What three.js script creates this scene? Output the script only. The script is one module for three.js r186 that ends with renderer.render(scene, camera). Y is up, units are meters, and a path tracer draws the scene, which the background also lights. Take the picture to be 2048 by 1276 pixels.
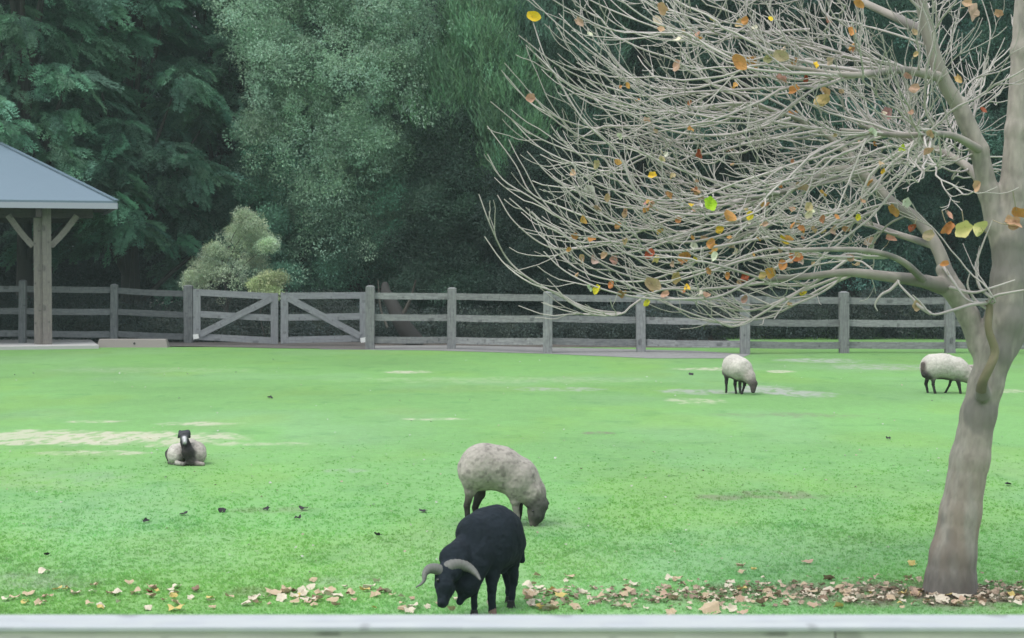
import * as THREE from 'three';
import { mergeGeometries } from 'three/addons/utils/BufferGeometryUtils.js';

// ---------------------------------------------------------------- camera, sky, sun, exposure
const F = 3400, CX = 1024, CY = 638, HORIZON = 536, EYE = 2.0;
const PITCH = Math.atan((CY - HORIZON) / F);
const scene = new THREE.Scene();
const camera = new THREE.PerspectiveCamera(2 * Math.atan(CY / F) * 180 / Math.PI, 2048 / 1276, 0.3, 1500);
camera.position.set(0, EYE, 0);
camera.rotation.set(-PITCH, 0, 0);
camera.focus = 15;
camera.userData.fStop = 5.6;
scene.add(camera);

const renderer = new THREE.WebGLRenderer({ antialias: true });
renderer.setSize(1024, 638);
renderer.toneMapping = THREE.LinearToneMapping;
renderer.toneMappingExposure = 1.6;
renderer.shadowMap.enabled = true;

{ // an even overcast sky, a little brighter round the veiled sun
  const W = 256, H = 128, data = new Float32Array(W * H * 4);
  const s = new THREE.Vector3(-0.35, 0.85, 0.30).normalize();
  for (let j = 0; j < H; j++) for (let i = 0; i < W; i++) {
    const el = ((j + 0.5) / H - 0.5) * Math.PI, az = ((i + 0.5) / W - 0.5) * 2 * Math.PI;
    const y = Math.sin(el), x = Math.cos(az) * Math.cos(el), z = Math.sin(az) * Math.cos(el);
    const up = Math.max(0, y), c = Math.max(0, x * s.x + y * s.y + z * s.z);
    const L = y > 0 ? 0.66 + 0.42 * up + 0.35 * c * c * c : 0.25;
    const k = (j * W + i) * 4;
    data[k] = L * 0.93; data[k + 1] = L * 1.0; data[k + 2] = L * 1.08; data[k + 3] = 1;
  }
  const t = new THREE.DataTexture(data, W, H, THREE.RGBAFormat, THREE.FloatType);
  t.mapping = THREE.EquirectangularReflectionMapping; t.magFilter = THREE.LinearFilter; t.minFilter = THREE.LinearFilter; t.needsUpdate = true;
  scene.background = t; scene.environment = t;
}
const sun = new THREE.DirectionalLight(new THREE.Color(1.0, 0.96, 0.9), 1.5);
sun.position.set(-0.35 * 80, 0.85 * 80, 0.30 * 80 - 25); sun.target.position.set(0, 0, -25);
sun.castShadow = true; sun.shadow.radius = 40; sun.shadow.mapSize.set(2048, 2048);
Object.assign(sun.shadow.camera, { left: -40, right: 40, top: 40, bottom: -40, near: 1, far: 200 });
scene.add(sun, sun.target);
scene.fog = new THREE.FogExp2(new THREE.Color(0.70, 0.90, 0.84), 0.0006);

// ---------------------------------------------------------------- helpers
let seedState = 1234567;
const seed = (n) => { seedState = n | 0; };
function rnd() { seedState = (seedState + 0x6d2b79f5) | 0; let t = Math.imul(seedState ^ (seedState >>> 15), 1 | seedState); t = (t + Math.imul(t ^ (t >>> 7), 61 | t)) ^ t; return ((t ^ (t >>> 14)) >>> 0) / 4294967296; }
const rr = (a, b) => a + (b - a) * rnd();
const gauss = () => (rnd() + rnd() + rnd() + rnd() - 2) * 1.0;
const lerp = (a, b, t) => a + (b - a) * t;
const clamp = (x, a = 0, b = 1) => Math.min(b, Math.max(a, x));
const sstep = (a, b, x) => { const t = clamp((x - a) / (b - a)); return t * t * (3 - 2 * t); };
const V = (x, y, z) => new THREE.Vector3(x, y, z);
function h3(x, y, z) { let h = Math.imul(x, 374761393) ^ Math.imul(y, 668265263) ^ Math.imul(z, 2147483647 - 1274126177); h = Math.imul(h ^ (h >>> 13), 1274126177); h ^= h >>> 16; return (h >>> 0) / 4294967296; }
function vn(x, y, z) {
  const ix = Math.floor(x), iy = Math.floor(y), iz = Math.floor(z); let fx = x - ix, fy = y - iy, fz = z - iz;
  fx = fx * fx * (3 - 2 * fx); fy = fy * fy * (3 - 2 * fy); fz = fz * fz * (3 - 2 * fz);
  const L = (a, b, t) => a + (b - a) * t;
  return L(L(L(h3(ix, iy, iz), h3(ix + 1, iy, iz), fx), L(h3(ix, iy + 1, iz), h3(ix + 1, iy + 1, iz), fx), fy),
    L(L(h3(ix, iy, iz + 1), h3(ix + 1, iy, iz + 1), fx), L(h3(ix, iy + 1, iz + 1), h3(ix + 1, iy + 1, iz + 1), fx), fy), fz);
}
const fbm = (x, y, z, o = 4) => { let s = 0, a = 0.5, n = 0; for (let i = 0; i < o; i++) { s += a * vn(x, y, z); n += a; a *= 0.5; x = x * 2.03 + 7.1; y = y * 2.03 + 3.3; z = z * 2.03 + 9.7; } return s / n; };

const cp = Math.cos(PITCH), sp = Math.sin(PITCH);
// a point of the place at the given distance in front of the camera, by where the photograph shows it
function P(px, py, d) { const X = (px - CX) / F, Y = (CY - py) / F, y = Y * cp - sp, z = -Y * sp - cp, s = d / -z; return V(X * s, EYE + y * s, -d); }
function G(px, py) { const X = (px - CX) / F, Y = (CY - py) / F, y = Y * cp - sp, z = -Y * sp - cp, s = -EYE / y; return V(X * s, 0, z * s); }
function proj(v) { const y = v.y - EYE, Y = y * cp - v.z * sp, Z = -(y * sp + v.z * cp); return [CX + F * v.x / Z, CY - F * Y / Z, Z]; }

const counts = {};
function numbered(name) { const n = counts[name] = (counts[name] ?? -1) + 1; return n ? `${name}_${String(n).padStart(3, '0')}` : name; }
function shadow(o) { o.castShadow = true; o.receiveShadow = true; return o; }
function thing(name, label, category, pos = V(0, 0, 0), group) {
  const o = new THREE.Group(); o.name = numbered(name); o.position.copy(pos); o.userData = { label, category };
  if (group) o.userData.group = group;
  scene.add(o); return o;
}
function part(name, geo, mat, parent, label) {      // geometry given in the place's coordinates
  const m = shadow(new THREE.Mesh(geo, mat)); m.name = name;
  if (label) m.userData.label = label;
  parent.updateWorldMatrix(true, false);
  geo.applyMatrix4(parent.matrixWorld.clone().invert());
  parent.add(m); return m;
}
function struct(name, geo, mat) { const m = shadow(new THREE.Mesh(geo, mat)); m.name = numbered(name); m.userData = { kind: 'structure' }; scene.add(m); return m; }
const std = (o) => new THREE.MeshStandardMaterial({ roughness: 0.9, ...o });
const rgb = (r, g, b) => new THREE.Color().setRGB(r, g, b);

class MB { // collects tubes, faces and their colours into one geometry
  constructor() { this.p = []; this.n = []; this.c = []; this.i = []; }
  vert(p, n, c) { this.p.push(p.x, p.y, p.z); this.n.push(n.x, n.y, n.z); this.c.push(c[0], c[1], c[2]); return this.p.length / 3 - 1; }
  tri(a, b, c) { this.i.push(a, b, c); }
  tube(pts, rad, sides, col, cap = true) {
    const n = pts.length, T = V(0, 0, 0), N = V(0, 0, 0), B = V(0, 0, 0), q = V(0, 0, 0), nn = V(0, 0, 0); let ref = null, prev = 0;
    for (let k = 0; k < n; k++) {
      T.subVectors(pts[Math.min(n - 1, k + 1)], pts[Math.max(0, k - 1)]).normalize();
      if (!ref) { ref = Math.abs(T.y) < 0.9 ? V(0, 1, 0) : V(1, 0, 0); }
      N.copy(ref).addScaledVector(T, -ref.dot(T)).normalize(); ref = N.clone(); B.crossVectors(T, N);
      const base = this.p.length / 3, c = typeof col === 'function' ? null : col;
      for (let s = 0; s < sides; s++) {
        const a = s / sides * Math.PI * 2; nn.copy(N).multiplyScalar(Math.cos(a)).addScaledVector(B, Math.sin(a));
        q.copy(pts[k]).addScaledVector(nn, rad[k]); this.vert(q, nn, c ?? col(q, k / (n - 1)));
      }
      if (k) for (let s = 0; s < sides; s++) { const t = (s + 1) % sides; this.tri(prev + s, prev + t, base + t); this.tri(prev + s, base + t, base + s); }
      prev = base;
    }
    if (cap) { for (let s = 1; s < sides - 1; s++) this.tri(prev, prev + s, prev + s + 1); }
  }
  geo() {
    const g = new THREE.BufferGeometry();
    g.setAttribute('position', new THREE.Float32BufferAttribute(this.p, 3)); g.setAttribute('normal', new THREE.Float32BufferAttribute(this.n, 3));
    g.setAttribute('color', new THREE.Float32BufferAttribute(this.c, 3)); g.setIndex(this.i); return g;
  }
}
function curve(points, n) { return new THREE.CatmullRomCurve3(points, false, 'centripetal').getPoints(n); }
function lerpList(list, t) { const x = t * (list.length - 1), i = Math.min(list.length - 2, Math.floor(x)); return lerp(list[i], list[i + 1], x - i); }

// smooth union of tapered capsules, meshed by surface nets
function sdfMesh(prims, cell, colorOf, bump) {
  const lo = [1e9, 1e9, 1e9], hi = [-1e9, -1e9, -1e9], Q = [];
  for (const p of prims) {
    const a = p.a, b = p.b ?? p.a, ra = p.r, rb = p.rb ?? p.r, k = p.k ?? 0.03;
    for (const [v, r] of [[a, ra], [b, rb]]) { const w = [v.x, v.y, v.z]; for (let c = 0; c < 3; c++) { lo[c] = Math.min(lo[c], w[c] - r); hi[c] = Math.max(hi[c], w[c] + r); } }
    const bx = b.x - a.x, by = b.y - a.y, bz = b.z - a.z; Q.push([a.x, a.y, a.z, bx, by, bz, bx * bx + by * by + bz * bz || 1e-9, ra, rb, k, p]);
  }
  const dOne = (q, x, y, z) => { const px = x - q[0], py = y - q[1], pz = z - q[2], t = clamp((px * q[3] + py * q[4] + pz * q[5]) / q[6]), dx = px - q[3] * t, dy = py - q[4] * t, dz = pz - q[5] * t; return Math.sqrt(dx * dx + dy * dy + dz * dz) - (q[7] + (q[8] - q[7]) * t); };
  const raw = (x, y, z) => { let d = 1e9; for (const q of Q) { const e = dOne(q, x, y, z), k = q[9]; if (e > d + k) continue; if (d > e + k) { d = e; continue; } const h = 0.5 + 0.5 * (d - e) / k; d = d + (e - d) * h - k * h * (1 - h); } return d; };
  const field = bump ? (x, y, z) => raw(x, y, z) + bump(x, y, z) : raw;
  const pad = cell * 4 + 0.01, n = [0, 1, 2].map((c) => Math.ceil((hi[c] - lo[c] + 2 * pad) / cell) + 1), o = lo.map((v) => v - pad);
  const [nx, ny, nz] = n, D = new Float32Array(nx * ny * nz), BS = 8, lim = BS * cell * 0.9 + 0.03;
  for (let bz = 0; bz < nz; bz += BS) for (let by = 0; by < ny; by += BS) for (let bx = 0; bx < nx; bx += BS) {
    const d0 = raw(o[0] + (bx + BS / 2) * cell, o[1] + (by + BS / 2) * cell, o[2] + (bz + BS / 2) * cell), far = Math.abs(d0) > lim;
    for (let z = bz; z < Math.min(nz, bz + BS); z++) for (let y = by; y < Math.min(ny, by + BS); y++) for (let x = bx; x < Math.min(nx, bx + BS); x++)
      D[(z * ny + y) * nx + x] = far ? d0 : field(o[0] + x * cell, o[1] + y * cell, o[2] + z * cell);
  }
  const id = new Int32Array(nx * ny * nz).fill(-1), m = new MB(), I = (x, y, z) => (z * ny + y) * nx + x;
  const E = [[0, 1], [0, 2], [0, 4], [1, 3], [1, 5], [2, 3], [2, 6], [3, 7], [4, 5], [4, 6], [5, 7], [6, 7]], g = new Float32Array(8), v = V(0, 0, 0), nn = V(0, 0, 0), e = cell * 0.7;
  for (let z = 0; z < nz - 1; z++) for (let y = 0; y < ny - 1; y++) for (let x = 0; x < nx - 1; x++) {
    let mask = 0; for (let c = 0; c < 8; c++) { g[c] = D[I(x + (c & 1), y + (c >> 1 & 1), z + (c >> 2))]; if (g[c] < 0) mask |= 1 << c; }
    if (mask === 0 || mask === 255) continue;
    let sx = 0, sy = 0, sz = 0, cnt = 0;
    for (const [a, b] of E) { if ((g[a] < 0) === (g[b] < 0)) continue; const t = g[a] / (g[a] - g[b]); sx += lerp(a & 1, b & 1, t); sy += lerp(a >> 1 & 1, b >> 1 & 1, t); sz += lerp(a >> 2, b >> 2, t); cnt++; }
    v.set(o[0] + (x + sx / cnt) * cell, o[1] + (y + sy / cnt) * cell, o[2] + (z + sz / cnt) * cell);
    nn.set(field(v.x + e, v.y, v.z) - field(v.x - e, v.y, v.z), field(v.x, v.y + e, v.z) - field(v.x, v.y - e, v.z), field(v.x, v.y, v.z + e) - field(v.x, v.y, v.z - e)).normalize();
    let c = [0, 0, 0], W = 0, soft = 0.012;
    for (const q of Q) { if (!q[10].c) continue; const w = (q[10].cw ?? 1) * Math.exp(-Math.max(dOne(q, v.x, v.y, v.z), -0.02) / (q[10].soft ?? soft)); W += w; for (let k = 0; k < 3; k++) c[k] += w * q[10].c[k]; }
    if (W > 0) c = c.map((u) => u / W);
    id[I(x, y, z)] = m.vert(v, nn, colorOf ? colorOf(v, nn, c) : c);
  }
  for (let z = 1; z < nz - 1; z++) for (let y = 1; y < ny - 1; y++) for (let x = 1; x < nx - 1; x++) {
    const s = D[I(x, y, z)] < 0;
    for (let ax = 0; ax < 3; ax++) {
      const t = D[I(x + (ax === 0), y + (ax === 1), z + (ax === 2))] < 0; if (s === t) continue;
      const u = (ax + 1) % 3, w = (ax + 2) % 3, dd = [[0, 0], [1, 0], [1, 1], [0, 1]].map(([a, b]) => { const k = [x, y, z]; k[u] -= a; k[w] -= b; return id[I(k[0], k[1], k[2])]; });
      if (dd.some((k) => k < 0)) continue;
      if (s) { m.tri(dd[0], dd[1], dd[2]); m.tri(dd[0], dd[2], dd[3]); } else { m.tri(dd[0], dd[2], dd[1]); m.tri(dd[0], dd[3], dd[2]); }
    }
  }
  return m.geo();
}

// a squared timber from a to b, h high (across) and t thick, with uv in metres
function beam(a, b, h, t, up = V(0, 1, 0)) {
  const L = a.distanceTo(b), g = new THREE.BoxGeometry(L, h, t), uv = g.attributes.uv, pos = g.attributes.position, off = (a.x * 0.37 + a.y * 1.7 + b.z * 0.61) % 3;
  for (let i = 0; i < uv.count; i++) uv.setXY(i, pos.getX(i) + off, pos.getY(i) + pos.getZ(i) + off * 1.3);
  const x = b.clone().sub(a).normalize(), z = V(0, 0, 0).crossVectors(x, up).normalize(), y = V(0, 0, 0).crossVectors(z, x);
  const m = new THREE.Matrix4().makeBasis(x, y, z); m.setPosition(a.clone().add(b).multiplyScalar(0.5)); g.applyMatrix4(m); return g;
}
function dataTex(W, H, f, srgb = false) {
  const d = new Uint8Array(W * H * 4); for (let j = 0; j < H; j++) for (let i = 0; i < W; i++) { const c = f(i, j), k = (j * W + i) * 4; for (let q = 0; q < 3; q++) d[k + q] = clamp(srgb ? Math.pow(clamp(c[q]), 1 / 2.2) : c[q]) * 255; d[k + 3] = 255; }
  const t = new THREE.DataTexture(d, W, H, THREE.RGBAFormat); t.magFilter = THREE.LinearFilter; t.minFilter = THREE.LinearMipmapLinearFilter; t.wrapS = t.wrapT = THREE.RepeatWrapping; if (srgb) t.colorSpace = THREE.SRGBColorSpace; t.needsUpdate = true; return t;
}

// ---------------------------------------------------------------- ground
const stains = [ // px, py, half width, half height, strength, kind (0 dry pale, 1 bare soil, 2 grey dust)
  [60, 874, 230, 13, 1.5, 0], [290, 878, 190, 13, 1.0, 0], [180, 906, 110, 5, 0.7, 0], [520, 888, 90, 4, 0.45, 0], [410, 847, 75, 4, 0.75, 0], [195, 843, 55, 3, 0.7, 0], [870, 838, 55, 3, 0.9, 0],
  [815, 744, 42, 2.5, 1.2, 0], [1120, 778, 80, 4, 0.6, 2], [1400, 783, 75, 5, 0.8, 2], [1530, 779, 50, 8, 1.2, 2], [1610, 788, 60, 6, 0.8, 2], [1565, 743, 26, 2.5, 1.5, 0], [1430, 738, 80, 3, 0.7, 0],
  [1390, 802, 55, 6, 0.55, 0], [1760, 734, 110, 6, 0.6, 2], [1640, 721, 80, 4, 0.8, 2], [1560, 990, 90, 8, 0.5, 1], [1430, 995, 45, 7, 0.5, 1], [80, 1160, 130, 18, 0.35, 2], [520, 1185, 60, 10, 0.4, 1], [650, 1160, 120, 8, 0.25, 2],
  [1200, 866, 30, 3, 0.6, 1], [1600, 830, 160, 5, 0.35, 1], [2010, 782, 60, 4, 0.5, 0], [560, 1020, 90, 6, 0.25, 1], [1040, 1050, 120, 8, 0.2, 2], [690, 942, 40, 5, 0.35, 2],
  [1700, 1185, 260, 22, 0.6, 1], [1900, 1200, 170, 20, 0.85, 1], [2020, 1190, 110, 20, 0.6, 1], [1350, 1195, 170, 16, 0.3, 1], [120, 960, 140, 20, 0.18, 2], [1000, 760, 300, 6, 0.2, 0], [300, 740, 200, 5, 0.15, 0],
].map(([px, py, hw, hh, s, kind]) => { const c = G(px, py), d = -c.z; return { x: c.x, z: c.z, rx: hw * d / F, rz: hh * d * d / (F * EYE), s, kind }; });
function lawnColor(x, z) {
  const a = fbm(x * 0.35, 3, z * 0.22, 3), b = fbm(x * 2.2, 9, z * 1.6, 3), c = vn(x * 17, 1, z * 13), e = vn(x * 55, 4, z * 40), dist = clamp((-z - 9) / 30);
  let r = 0.160 - 0.042 * dist, g = 0.350 - 0.084 * dist, bl = 0.112 - 0.050 * dist; // lusher towards the fence
  const k = 0.74 + 0.32 * a + 0.16 * b + 0.12 * (c - 0.5) + 0.12 * (e - 0.5); r *= k; g *= k * 0.99; bl *= k;
  const yel = sstep(0.48, 0.75, fbm(x * 0.8 + 40, 2, z * 0.5, 3)); r = lerp(r, r * 1.06, yel); bl = lerp(bl, bl * 0.85, yel);
  const blue = sstep(0.5, 0.72, fbm(x * 0.6 + 90, 5, z * 0.35, 3)); bl = lerp(bl, bl * 1.25, blue); r = lerp(r, r * 1.08, blue);
  const tuft = sstep(0.62, 0.8, fbm(x * 3.1 + 11, 8, z * 1.9, 3)); r *= 1 - 0.16 * tuft; g *= 1 - 0.10 * tuft; bl *= 1 - 0.12 * tuft;
  for (const s of stains) {
    const dx = (x - s.x) / s.rx, dz = (z - s.z) / s.rz, q = dx * dx + dz * dz; if (q > 2.2) continue;
    const w = clamp(s.s * (1 - sstep(0.2, 1.7, q + (fbm(x * 4, s.x, z * 3, 3) - 0.5) * 2.4)) * (0.25 + 1.1 * sstep(0.3, 0.62, fbm(x * 12, 6, z * 5, 3))) * (0.6 + 0.7 * e));
    const col = s.kind === 0 ? [0.44, 0.42, 0.32] : s.kind === 1 ? [0.165, 0.13, 0.105] : [0.30, 0.31, 0.28];
    r = lerp(r, col[0], w * 0.8); g = lerp(g, col[1], w * 0.8); bl = lerp(bl, col[2], w * 0.8);
  }
  return [r, g, bl];
}
{
  const X0 = -20, X1 = 20, Z0 = -52, Z1 = 0, W = 2048, H = 2048;
  const t = dataTex(W, H, (i, j) => lawnColor(lerp(X0, X1, (i + 0.5) / W), lerp(Z0, Z1, (j + 0.5) / H)), true); t.wrapS = t.wrapT = THREE.MirroredRepeatWrapping;
  const hb = dataTex(512, 512, (i, j) => { const v = 0.5 * h3(i, j, 1) + 0.5 * vn(i / 3, j / 3, 5); return [v, v, v]; }); hb.repeat.set(20, 26);
  const m = std({ map: t, bumpMap: hb, bumpScale: 0.02, roughness: 1 });
  const pts = [[-90, 30], [90, 30], [90, -60], [6, -60], [6, -42.6], [-2, -43.0], [-90, -43.0]], sh = new THREE.Shape(pts.map(([x, z]) => new THREE.Vector2(x, -z)));
  const g = new THREE.ShapeGeometry(sh); g.rotateX(-Math.PI / 2); const uv = g.attributes.uv, p = g.attributes.position;
  for (let i = 0; i < uv.count; i++) uv.setXY(i, (p.getX(i) - X0) / (X1 - X0), (p.getZ(i) - Z0) / (Z1 - Z0));
  struct('lawn', g, m);
  const gt = dataTex(512, 512, (i, j) => { const v = fbm(i / 30, j / 30, 2, 4), w = h3(i >> 2, j >> 2, 7), k = 0.02 + 0.05 * v + (w > 0.93 ? 0.06 : 0); return [k * 1.25, k, k * 0.8]; }, true); gt.repeat.set(150, 150);
  const gg = new THREE.PlaneGeometry(1200, 1200); gg.rotateX(-Math.PI / 2); gg.translate(0, -0.03, -200); struct('ground', gg, std({ map: gt, roughness: 1 }));
  const pt = dataTex(256, 256, (i, j) => { const k = 0.12 + 0.10 * fbm(i / 20, j / 20, 4, 4) + 0.06 * (h3(i, j, 3) - 0.5); return [k, k * 0.98, k * 0.95]; }, true); pt.repeat.set(1, 1);
  const pm = std({ map: pt, roughness: 1 }), path = new THREE.Shape([[640, 699], [860, 701], [1100, 708], [1300, 717], [1480, 717], [1500, 709], [1390, 702], [1190, 697], [900, 691], [640, 692]].map(([a, b]) => { const q = G(a, b); return new THREE.Vector2(q.x, -q.z); }));
  const pg = new THREE.ShapeGeometry(path); pg.rotateX(-Math.PI / 2); pg.translate(0, 0.006, 0); struct('path', pg, pm);
  const soil = dataTex(256, 256, (i, j) => { const k = 0.035 + 0.05 * fbm(i / 15, j / 15, 9, 4) + (h3(i >> 1, j >> 1, 2) > 0.96 ? 0.07 : 0); return [k * 1.15, k, k * 0.9]; }, true);
  const s2 = new THREE.Shape([[-400, 693], [-100, 693], [190, 694.5], [380, 693], [560, 697], [740, 699], [740, 680], [300, 668], [-400, 668]].map(([a, b]) => { const q = G(a, b); return new THREE.Vector2(q.x, -q.z); }));
  const sg = new THREE.ShapeGeometry(s2); sg.rotateX(-Math.PI / 2); sg.translate(0, 0.010, 0); struct('bare_ground', sg, std({ map: soil, roughness: 1 }));
}

// ---------------------------------------------------------------- timber, pavilion, fence, gates
function woodTex(base, con) { return dataTex(512, 256, (i, j) => { const g = fbm(i / 90, j / 3.2, 1, 4), s = vn(i / 25, j / 9, 5), kn = sstep(0.78, 0.9, vn(i / 40, j / 28, 8)), k = 1 + con * (g - 0.5) + 0.3 * con * (s - 0.5) - 0.35 * kn; return [base[0] * k, base[1] * k, base[2] * k * (1 - 0.05 * s)]; }, true); }
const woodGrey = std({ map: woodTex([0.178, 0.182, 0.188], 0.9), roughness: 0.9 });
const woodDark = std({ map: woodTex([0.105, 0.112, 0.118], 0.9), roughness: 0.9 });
const woodGate = std({ map: woodTex([0.168, 0.174, 0.188], 0.6), roughness: 0.8 });
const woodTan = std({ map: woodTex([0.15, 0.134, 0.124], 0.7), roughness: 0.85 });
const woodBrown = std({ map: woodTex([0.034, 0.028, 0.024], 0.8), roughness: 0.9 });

{
  const th = 17 * Math.PI / 180, e1 = V(-Math.cos(th), 0, Math.sin(th)), e2 = V(-Math.sin(th), 0, -Math.cos(th)), W0 = G(95, 695);
  const at = (u, v, h) => W0.clone().addScaledVector(e1, u).addScaledVector(e2, v).setY(h);
  const pav = thing('pavilion', 'open timber pavilion with grey hipped roof at the left edge', 'pavilion', W0);
  const hB = 3.26, hT = 3.51, S = 5.2;
  const slab = new THREE.BoxGeometry(S + 2.2, 0.09, S + 2); slab.applyMatrix4(new THREE.Matrix4().makeBasis(e1, V(0, 1, 0), e2).setPosition(at(S / 2 - 0.1, S / 2, 0.035)));
  part('slab', slab, std({ color: rgb(0.36, 0.35, 0.34) }), pav);
  for (const [u, v] of [[0, 0], [S, 0], [0, S], [S, S]]) {
    part('post', beam(at(u, v, 0.05), at(u, v, hT - 0.002), 0.22, 0.22, e2), woodTan, pav);
    if (!u && !v) part('post', beam(at(0.215, 0.08, 0.05), at(0.215, 0.08, hB), 0.20, 0.20, e2), woodTan, pav);
  }
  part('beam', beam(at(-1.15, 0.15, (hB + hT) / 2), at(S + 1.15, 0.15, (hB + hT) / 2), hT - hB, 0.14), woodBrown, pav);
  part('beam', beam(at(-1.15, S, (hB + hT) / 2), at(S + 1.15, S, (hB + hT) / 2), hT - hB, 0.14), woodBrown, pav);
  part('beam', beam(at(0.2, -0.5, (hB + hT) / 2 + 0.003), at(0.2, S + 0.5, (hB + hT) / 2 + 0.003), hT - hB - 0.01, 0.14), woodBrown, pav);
  const br = (a, b) => { const n = 8, sag = 0.04, g = []; for (let i = 0; i < n; i++) { const q = (t) => a.clone().lerp(b, t).add(V(0, -sag * Math.sin(Math.PI * t), 0)); g.push(beam(q(i / n), q((i + 1.02) / n), 0.15, 0.1 - i * 0.0005)); } return mergeGeometries(g); };
  part('brace', br(at(-0.10, 0, 2.55), at(-0.74, 0, hB + 0.06)), woodTan, pav);
  part('brace', br(at(0.33, 0.06, 2.55), at(0.92, 0.06, hB + 0.06)), woodTan, pav);
  part('brace', br(at(0, 0.14, 2.55), at(0, 0.75, hB + 0.06)), woodTan, pav);
  const a = S / 2 + 1.70, c = S / 2, h0 = 3.68, hA = h0 + a * 0.57, fr = c - a + 0.0;
  // roof: four slopes, each a sheet with its own thickness
  const corner = [at(fr - 0.0, -0.55, h0), at(c + a, -0.55, h0), at(c + a, -0.55 + 2 * a, h0), at(fr, -0.55 + 2 * a, h0)], apex = at(c, -0.55 + a, hA);
  const metal = std({ color: rgb(0.104, 0.147, 0.186), roughness: 0.5, metalness: 0.0, bumpMap: dataTex(128, 128, (i, j) => { const v = fbm(i / 20, j / 20, 1, 3); return [v, v, v]; }), bumpScale: 0.004 });
  const roof = new THREE.Group(); roof.name = 'roof'; pav.add(roof);
  for (let i = 0; i < 4; i++) {
    const A = corner[i], B = corner[(i + 1) % 4], dn = V(0, -0.05, 0), pts = [A, B, apex, A.clone().add(dn), B.clone().add(dn), apex.clone().add(dn)], idx = [0, 1, 2, 3, 5, 4, 0, 3, 4, 0, 4, 1];
    const g = new THREE.BufferGeometry(); g.setAttribute('position', new THREE.Float32BufferAttribute(idx.flatMap((k) => pts[k].toArray()), 3));
    g.setAttribute('uv', new THREE.Float32BufferAttribute(idx.flatMap((k) => [pts[k].x, pts[k].z]), 2)); g.computeVertexNormals(); part('slope', g, metal, roof);
    const A2 = A.clone().add(V(0, -0.125, 0)), B2 = B.clone().add(V(0, -0.125, 0)); part('fascia', beam(A2, B2, 0.145, 0.035), std({ color: rgb(0.27, 0.28, 0.33), roughness: 0.6 }), pav);
    const hipA = A.clone().add(V(0, 0.012, 0)), hipB = apex.clone().add(V(0, 0.012, 0)); part('ridge_cap', beam(hipA, hipB, 0.03, 0.14), metal, roof);
  }
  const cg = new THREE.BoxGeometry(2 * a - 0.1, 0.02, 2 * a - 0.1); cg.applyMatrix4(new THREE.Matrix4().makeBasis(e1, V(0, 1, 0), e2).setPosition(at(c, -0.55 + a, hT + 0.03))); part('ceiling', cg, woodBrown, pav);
}

function post(px, yb, yt) { const b = G(px, yb); return { b, t: P(px, yt, -b.z) }; }
const leftPosts = [[-190, 692, 561], [45, 692, 562, 0.17], [228, 689, 570, 0.17]], rightPosts = [[740, 698, 573], [903, 698, 577], [1095, 706, 585], [1282, 704, 591], [1490, 708, 592], [1688, 706, 585], [1900, 706, 588], [2130, 708, 590]];
const chamferCap = (b, w, up) => { const g = new THREE.CylinderGeometry(w * 0.30, w * 0.7071, 0.03, 4, 1); g.rotateY(Math.PI / 4); g.translate(b.x, up, b.z); return g; };
const tones = (m) => [0.84, 1, 1.1, 0.93].map((k) => { const c = m.clone(); c.color.setRGB(k, k, k * 0.99); return c; });
function fenceRun(obj, posts, rails, mat0) {
  const tv = tones(mat0); let tk = 0; const tone = () => tv[(tk++ * 7 + (tk >> 2)) % 4];
  const ps = posts.map(([x, yb, yt, w = 0.215]) => ({ ...post(x, yb, yt), w }));
  seed(31);
  for (const q of ps) { const lean = V(rr(-0.02, 0.02), 0, 0); part('post', mergeGeometries([beam(q.b.clone().setY(-0.1), q.t.clone().add(lean), q.w, q.w, V(0, 0, 1)).toNonIndexed(), chamferCap(q.t.clone().add(lean), q.w, q.t.y + 0.015).toNonIndexed()]), tone(), obj); }
  for (let i = 0; i + 1 < ps.length; i++) {
    const A = ps[i], B = ps[i + 1], xa = posts[i][0], xb = posts[i + 1][0];
    rails.forEach((f, k) => { const j = () => rr(-0.8, 0.8), yA = f(xa) + j(), yB = f(xb) + j(); const a = P(xa, yA, -A.b.z), b = P(xb, yB, -B.b.z), mid = a.clone().lerp(b, 0.5).add(V(0, -rr(0, 0.02), 0)); a.z -= 0.02; b.z -= 0.02; mid.z -= 0.02;
      const n = 6, g = [], q = (t) => a.clone().lerp(b, t).add(V(0, (mid.y - (a.y + b.y) / 2) * 4 * t * (1 - t), 0)); for (let s = 0; s < n; s++) g.push(beam(q(s / n), q((s + 1) / n), 0.155 + 0.01 * h3(i, k, s), 0.05)); part('rail', mergeGeometries(g), tone(), obj); });
  }
}
const pw = (pts) => (x) => { let i = 0; while (i < pts.length - 2 && x > pts[i + 1][0]) i++; const [a, b] = [pts[i], pts[i + 1]]; return lerp(a[1], b[1], (x - a[0]) / (b[0] - a[0])); };
const lf = thing('rail_fence', 'shaded three-rail timber fence between the pavilion and the gate post', 'fence', G(228, 689));
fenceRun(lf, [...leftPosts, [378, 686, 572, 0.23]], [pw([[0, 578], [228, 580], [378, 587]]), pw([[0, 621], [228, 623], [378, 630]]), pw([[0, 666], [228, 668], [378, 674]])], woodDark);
const rf = thing('rail_fence', 'grey three-rail timber fence running right from the gate behind the bare tree', 'fence', G(1095, 706));
fenceRun(rf, rightPosts, [pw([[740, 591], [1000, 593], [1180, 597], [1550, 601], [2130, 602]]), pw([[740, 634], [1000, 636], [1180, 638], [1550, 645], [2130, 646]]), pw([[740, 679], [1000, 681], [1180, 683], [1550, 690], [2130, 691]])], woodGrey);

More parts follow.
